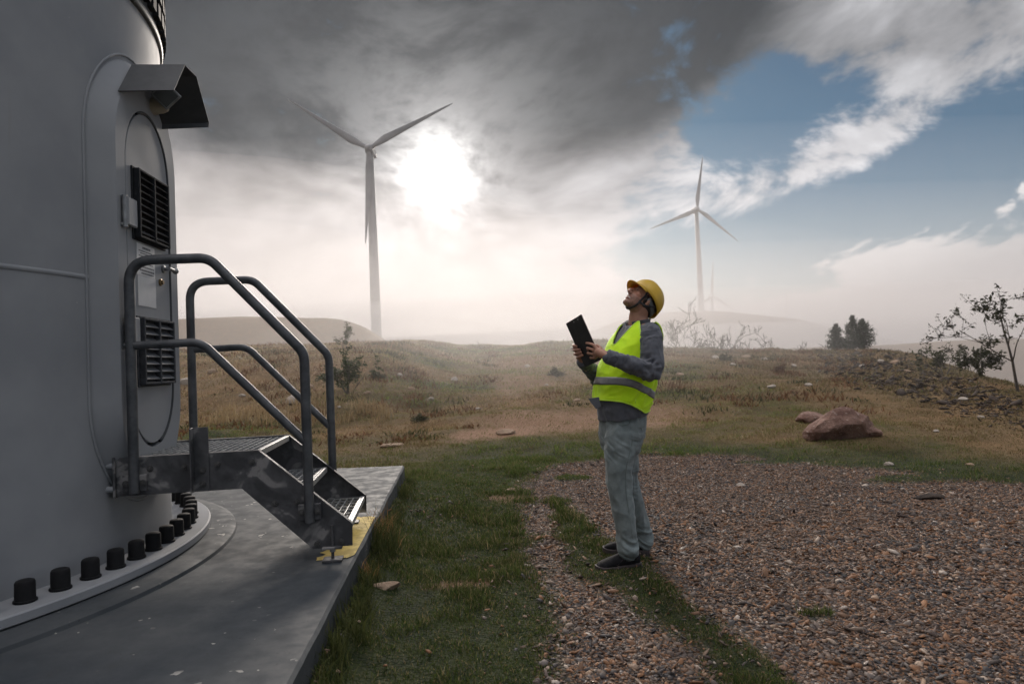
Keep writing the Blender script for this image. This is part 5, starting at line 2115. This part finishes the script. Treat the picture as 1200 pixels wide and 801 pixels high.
b = hit(990, 514)
rock(b + np.array([0.0, 0.2, 0]), (0.56, 0.40, 0.37), 31, M_RED, 'large reddish boulder with a pale top in the grass below the scree', 4, 0.3, 'boulder', 'boulder', None, 0.34, 7)
b = hit(958, 497)
rock(b + np.array([0.05, 0.25, 0]), (0.30, 0.22, 0.17), 14, M_RED, 'smaller pinkish rock lying against the large reddish boulder', 3, 0.2, sink=0.35)
b = hit(1024, 511)
rock(b, (0.13, 0.12, 0.10), 9, M_RED, 'small broken rock at the foot of the large boulder', 3, 1.0)
rock(hit(452, 690), (0.105, 0.055, 0.026), 12, M_TAN, 'flat tan stone in the turf beside the concrete edge', 3, 0.25, sink=0.25)
rock(hit(1088, 585), (0.135, 0.075, 0.035), 21, M_SCREE, 'flat grey stone lying on the gravel pad', 3, -0.1, sink=0.25)
rock(hit(868, 570), (0.05, 0.04, 0.03), 22, M_PALE, 'small white stone on the gravel behind the man', 2)
rock(hit(600, 576), (0.09, 0.05, 0.03), 23, M_TAN, 'flat tan stone at the edge of the gravel track', 2, 0.5)
rock(hit(459, 523), (0.20, 0.10, 0.05), 24, M_TAN, 'flat orange stone in the green turf past the foundation corner', 2, 0.1)
rock(hit(347, 472), (0.22, 0.16, 0.13), 25, M_PALE, 'white rock seen between the handrails on the bank', 3, 0.3)
rock(hit(218, 450), (0.22, 0.16, 0.12), 27, M_PALE, 'white rock on the bank right beside the tower edge', 3, 0.3)
rock(hit(595, 508), (0.22, 0.14, 0.06), 26, M_TAN, 'flat tan rock on the bare patch of the slope', 2, 0.3)
spots = [(249, 437), (284, 465), (398, 478), (483, 457), (468, 441), (533, 446), (362, 455), (505, 470), (640, 452), (676, 470), (838, 420), (858, 428), (875, 419), (930, 430), (895, 422), (1063, 436), (1032, 424), (1010, 430), (1049, 426), (948, 452), (1097, 506), (1137, 545), (1042, 545), (905, 455), (430, 462), (560, 480), (618, 430), (797, 440), (1128, 470), (1150, 490)]
for i, (a, c) in enumerate(spots):
    q = hit(a, c)
    where = 'in the heather bank behind the handrails' if a < 440 else 'in the slope between the handrails and the man' if a < 700 else 'in the ridge top behind the man' if a < 985 and c < 432 else 'in the slope below the conifers' if a < 985 else 'at the top of the scree shoulder' if c < 440 else 'in the brown slope below the scree'
    s = 0.008 * q[1] * random.uniform(0.55, 1.1)
    rock(q, (s, s * 0.75, s * 0.5), 60 + i, M_PALE if i % 3 else M_TAN, 'small pale stone half buried ' + where, 2, random.uniform(0, 3), group='pale stones ' + where)
# loose dark scree on the right shoulder of the ridge
pts = []
poly_ = np.array([(950, 414), (1010, 413), (1060, 422), (1110, 436), (1165, 458), (1200, 474), (1200, 500), (1130, 482), (1060, 462), (1000, 446), (965, 430)], float)
while len(pts) < 1800:
    a, c = random.uniform(945, 1200), random.uniform(410, 505)
    sdv = float(poly_sd(np.array([a]), np.array([c]), poly_)[0])
    if sdv > random.uniform(-10, 8):
        pts.append(hit(a, c))
pts = np.array(pts)
stones('scree', pts, 0.0017 * pts[:, 1] * np.exp(RNG.normal(0, 0.42, len(pts))), True, M_SCREE, 'loose dark grey scree on the shoulder of the ridge')


# ================================================================== TREES AND SHRUBS
M_BARK = simple('grey_bark', (0.050, 0.042, 0.035), (0.095, 0.082, 0.070), 0.9, 12, 0, 0.6, 60, 0.01)


def leaf_cloud(name, P, size, c1, c2, parent, flat=0.55):
    """small folded leaves at the given points, one mesh"""
    n = len(P)
    a = RNG.normal(0, 1, (n, 3))
    a[:, 2] *= flat
    a /= np.linalg.norm(a, axis=1)[:, None]
    b = np.cross(a, RNG.normal(0, 1, (n, 3)))
    b /= np.linalg.norm(b, axis=1)[:, None]
    s = size * np.exp(RNG.normal(0, 0.3, n))
    L, Wd = a * s[:, None], b * (s * 0.42)[:, None]
    V = np.stack([P - L * 0.5, P + Wd * 0.5, P + L * 0.5, P - Wd * 0.5], 1).reshape(-1, 3)
    F = np.arange(4 * n)
    C = np.repeat(mixc(c1, c2, RNG.uniform(0, 1, n)), 4, axis=0)
    org = V3(origin_of(parent))
    me = fast_mesh(name, V - org, F, np.full(n, 4), {'tint': ('FLOAT_COLOR', C)})
    o = link(name, me, M_BLADE, parent)
    return o


def grow_branches(mb, base, d, length, rad, depth, tips, r, bend=0.35, kids=(3, 4), shrink=0.62, up=0.25, minr=0.0):
    """tapering limbs that fork; collects twig points for leaves"""
    n = 5
    p, dd = V3(base), unit(d)
    pts, rr = [p.copy()], [rad]
    for i in range(n):
        dd = unit(dd + r.normal(0, bend / 2.2, 3) + np.array([0, 0, up * 0.15]))
        p = p + dd * length / n
        pts.append(p.copy())
        rr.append(max(rad * (1 - 0.6 * (i + 1) / n), minr))
    mb.tube(pts, rr, 6 if rad > 0.012 else 4, False)
    if depth <= 0:
        tips.extend(pts[1:])
        return
    for _ in range(r.integers(*kids)):
        i = r.integers(2, n + 1)
        side = unit(r.normal(0, 1, 3))
        side = unit(side - dd * (side @ dd))
        nd = unit(dd * 0.55 + side * 0.8 + np.array([0, 0, up]))
        grow_branches(mb, pts[i], nd, length * shrink * r.uniform(0.75, 1.15), rr[i] * 0.62, depth - 1, tips, r, bend, kids, shrink, up, minr)


def shrub(base, h, label, seed, name='shrub', cat='shrub', stems=3, depth=3, leaf=0.05, per=3, c1=(0.03, 0.04, 0.015), c2=(0.08, 0.09, 0.03), rad=0.03, spread=0.35, group=None, keep=1.0, lean=(0, 0, 0), up=0.25, trunk_h=0.5, bend=0.35):
    r = np.random.default_rng(seed)
    t = thing(name, base, label, cat, group)
    tips = []
    mt = MB()
    for s in range(stems):
        mb = MB()
        d = unit(np.array([r.normal(0, spread), r.normal(0, spread), 1.0]) + V3(lean))
        grow_branches(mb, V3(base) - UPV * 0.05, d, h * trunk_h * r.uniform(0.8, 1.15), rad * r.uniform(0.75, 1.1), depth, tips, r, bend=bend, up=up, minr=0.00030 * float(base[1]))
        mt.raw(mb.v, mb.f)
    mt.build('trunk', M_BARK, t, True)
    tips = np.array(tips)
    tips = tips[r.uniform(0, 1, len(tips)) < keep]
    P = np.repeat(tips, per, axis=0) + r.normal(0, leaf * 0.55, (len(tips) * per, 3))
    leaf_cloud('crown', P, leaf, c1, c2, t)
    return t


def conifer(base, h, wid, seed, label):
    r = np.random.default_rng(seed)
    t = thing('conifer', base, label, 'tree', 'young conifers on the ridge')
    lean = r.normal(0, 0.03, 2)
    top = V3(base) + np.array([lean[0] * h, lean[1] * h, h])
    MB().tube([V3(base) - UPV * 0.1, V3(base) * 0.5 + top * 0.5, top], [0.06 * h / 2, 0.035 * h / 2, 0.006], 7).build('trunk', M_BARK, t, True)
    P, A = [], []
    mb = MB()
    nw = 15
    for i in range(nw):
        u = 0.06 + 0.92 * i / (nw - 1)
        L = wid * (1 - u) ** 1.0 * r.uniform(0.8, 1.1) + 0.05
        c = V3(base) * (1 - u) + top * u
        for k in range(r.integers(6, 9)):
            a = r.uniform(0, 2 * math.pi)
            ll = L * r.uniform(0.6, 1.15)
            e = np.array([math.cos(a), math.sin(a), 0.30 + 0.5 * u])
            tipp = c + e * ll
            mb.tube([c, (c + tipp) / 2 - UPV * 0.02 * ll, tipp], [0.008, 0.006, 0.003], 4, False)
            nn_ = int(70 * ll / 0.5) + 10
            tt = r.uniform(0.15, 1.0, nn_)
            q = c[None] + (tipp - c)[None] * tt[:, None] + r.normal(0, 0.035 + 0.03 * ll, (nn_, 3))
            P.append(q)
    mb.build('branches', M_BARK, t, True)
    leaf_cloud('crown', np.concatenate(P), 0.065, (0.010, 0.018, 0.010), (0.032, 0.046, 0.022), t, 0.9)


def ridge_base(px, Y):
    x = at_y(px, 410, Y)[0]
    return np.array([x, Y, float(height(np.array([x]), np.array([Y]))[0])])


def top_h(px, py, b):
    return at_y(px, py, b[1])[2] - b[2]


for i, (px, top, Y, w, lb) in enumerate([(981, 381, 30.5, 0.55, 'smallest young conifer at the left of the clump on the ridge'), (1000, 371, 30.8, 0.80, 'tallest young conifer in the middle of the clump on the ridge'), (1012, 375, 30.3, 0.85, 'broad young conifer at the right of the clump on the ridge')]):
    b = ridge_base(px, Y)
    conifer(b, top_h(px, top, b), w, 300 + i, lb)

grey1, grey2 = (0.030, 0.027, 0.020), (0.070, 0.062, 0.045)
for i, (px, top, Y, lb, k) in enumerate([(806, 373, 41, 'thin misty sapling on the ridge just behind the man', 0.8), (850, 371, 41, 'thin misty sapling on the ridge below the small turbine', 0.8), (827, 392, 40, 'low wispy bush between the two misty saplings', 0.4),
                                         (872, 388, 40, 'bare twiggy bush right of the misty saplings', 0.15), (914, 394, 39, 'low scrubby bush on the ridge left of the conifers', 0.35), (962, 399, 37, 'bare twig bush just left of the conifers', 0.1)]):
    b = ridge_base(px, Y)
    shrub(b, top_h(px, top, b), lb, 400 + i, 'sapling' if i < 2 else 'bush', 'shrub', 3, 3, 0.080, 2, grey1, grey2, 0.030, 0.22, 'misty shrubs on the ridge', k, up=0.35, trunk_h=0.62)

b = ridge_base(1105, 19.5)
shrub(b, top_h(1105, 404, b) * 1.7, 'leafy bush leaning over the rocky shoulder', 431, 'bush', 'shrub', 3, 3, 0.085, 3, (0.028, 0.034, 0.016), (0.065, 0.070, 0.030), 0.022, 0.4, None, 0.7, (0.1, 0, 0), 0.15, 0.5)
b = ridge_base(1147, 17.2)
shrub(b, top_h(1147, 412, b) * 1.7, 'wider leafy bush beside the thin tree on the slope', 437, 'bush', 'shrub', 5, 3, 0.085, 3, (0.026, 0.030, 0.016), (0.06, 0.064, 0.030), 0.022, 0.5, None, 0.6, (0, 0, 0), 0.1, 0.5)
b = ridge_base(1190, 14.6)
shrub(b, top_h(1192, 362, b), 'thin dark tree at the edge of the slope', 452, 'tree', 'tree', 1, 4, 0.075, 3, (0.016, 0.018, 0.012), (0.045, 0.048, 0.024), 0.035, 0.04, None, 0.9, (0, 0, 0.5), 0.22, 0.92, 0.16)
# green bush behind the handrails and a sprig on the skyline
b = hit(408, 462)
shrub(b, 1.15, 'green bush behind the handrails on the heather bank', 461, 'bush', 'shrub', 7, 2, 0.06, 8, (0.030, 0.042, 0.018), (0.070, 0.090, 0.038), 0.014, 0.5, None, 1.0, (0, 0, 0), 0.2, 0.55)
b = ridge_base(404, 23.0)
shrub(b, max(top_h(404, 408, b), 0.8), 'leafy sprig on the skyline beside the far handrail', 467, 'sapling', 'shrub', 2, 2, 0.08, 4, (0.035, 0.050, 0.020), (0.09, 0.11, 0.045), 0.014, 0.15, None, 1.0, (0, 0, 0), 0.3, 0.7)
for i, (px, py) in enumerate([(443, 444), (493, 494), (650, 440), (850, 423), (915, 436)]):
    b = hit(px, py)
    shrub(b, 0.0125 * b[1], ['round dark heather clump on the slope right of the handrails', 'low green clump in the turf before the slope', 'low green clump on the slope left of the man', 'dark round clump on the ridge behind the man', 'rusty round clump on the slope before the conifers'][i],
          480 + i, 'heather_clump', 'heather', 9, 1, 0.05, 12, (0.035, 0.036, 0.016) if i != 4 else (0.09, 0.045, 0.025), (0.075, 0.075, 0.032) if i != 4 else (0.17, 0.09, 0.045), 0.010, 0.9, None, 1.0, (0, 0, 0), 0.0, 0.8)

# ================================================================== HAZE
def m_air(name, density, g, col=(0.97, 0.965, 0.97, 1)):
    m = bpy.data.materials.new(name)
    m.use_nodes = True
    nt = m.node_tree
    nt.nodes.clear()
    out = nt.nodes.new('ShaderNodeOutputMaterial')
    pv = nt.nodes.new('ShaderNodeVolumePrincipled')
    pv.inputs['Color'].default_value = col
    pv.inputs['Density'].default_value = density
    pv.inputs['Anisotropy'].default_value = g
    nt.links.new(pv.outputs[0], out.inputs['Volume'])
    return m


hz = MB().box((0, 1800, 61), (1, 0, 0), (0, 1, 0), (0, 0, 1), 2700, 2300, 95).build('haze', m_air('haze_air', 0.00015, 0.35))
tag(hz, 'thin pale mist hanging over the whole hilltop', kind='stuff')
def mist(c, rad, dens, label, g=0.30, col=(0.88, 0.85, 0.855, 1)):
    o = MB().ellipsoid(c, ((1, 0, 0), (0, 1, 0), (0, 0, 1)), rad, 64, 32).build('fog', m_air('fog_air', dens, g, col), None, True)
    return tag(o, label, kind='stuff', group='mist')


for hgt, dens, yc in ((46, 0.0034, 670), (62, 0.0017, 690), (82, 0.0007, 720), (104, 0.0005, 740), (130, 0.0004, 760)):
    mist((-20, yc, -24), (900 + hgt, 680 + hgt * 0.5, hgt), dens, 'low bank of white mist filling the valley behind the ridge')
for k, dens in ((0.75, 0.0008), (1.0, 0.0008), (1.3, 0.0006)):
    mist((-185, 430, -24), (250 * k, 270 * k ** 0.5, 112 * k ** 0.8), dens, 'thicker mist around the turbine beside the sun', 0.45, (0.96, 0.94, 0.94, 1))
for k, dens in ((0.8, 0.008), (1.15, 0.006), (1.6, 0.004)):
    mist((1.0, 27, 1.2), (9.5 * k, 12.5 * k ** 0.6, 3.0 * k), dens, 'thin sunlit mist drifting over the middle of the slope', 0.65, (1, 0.98, 0.97, 1))
print('TRIS', sum(len(o.data.loops) - 2 * len(o.data.polygons) for o in COL.objects if o.type == 'MESH'))
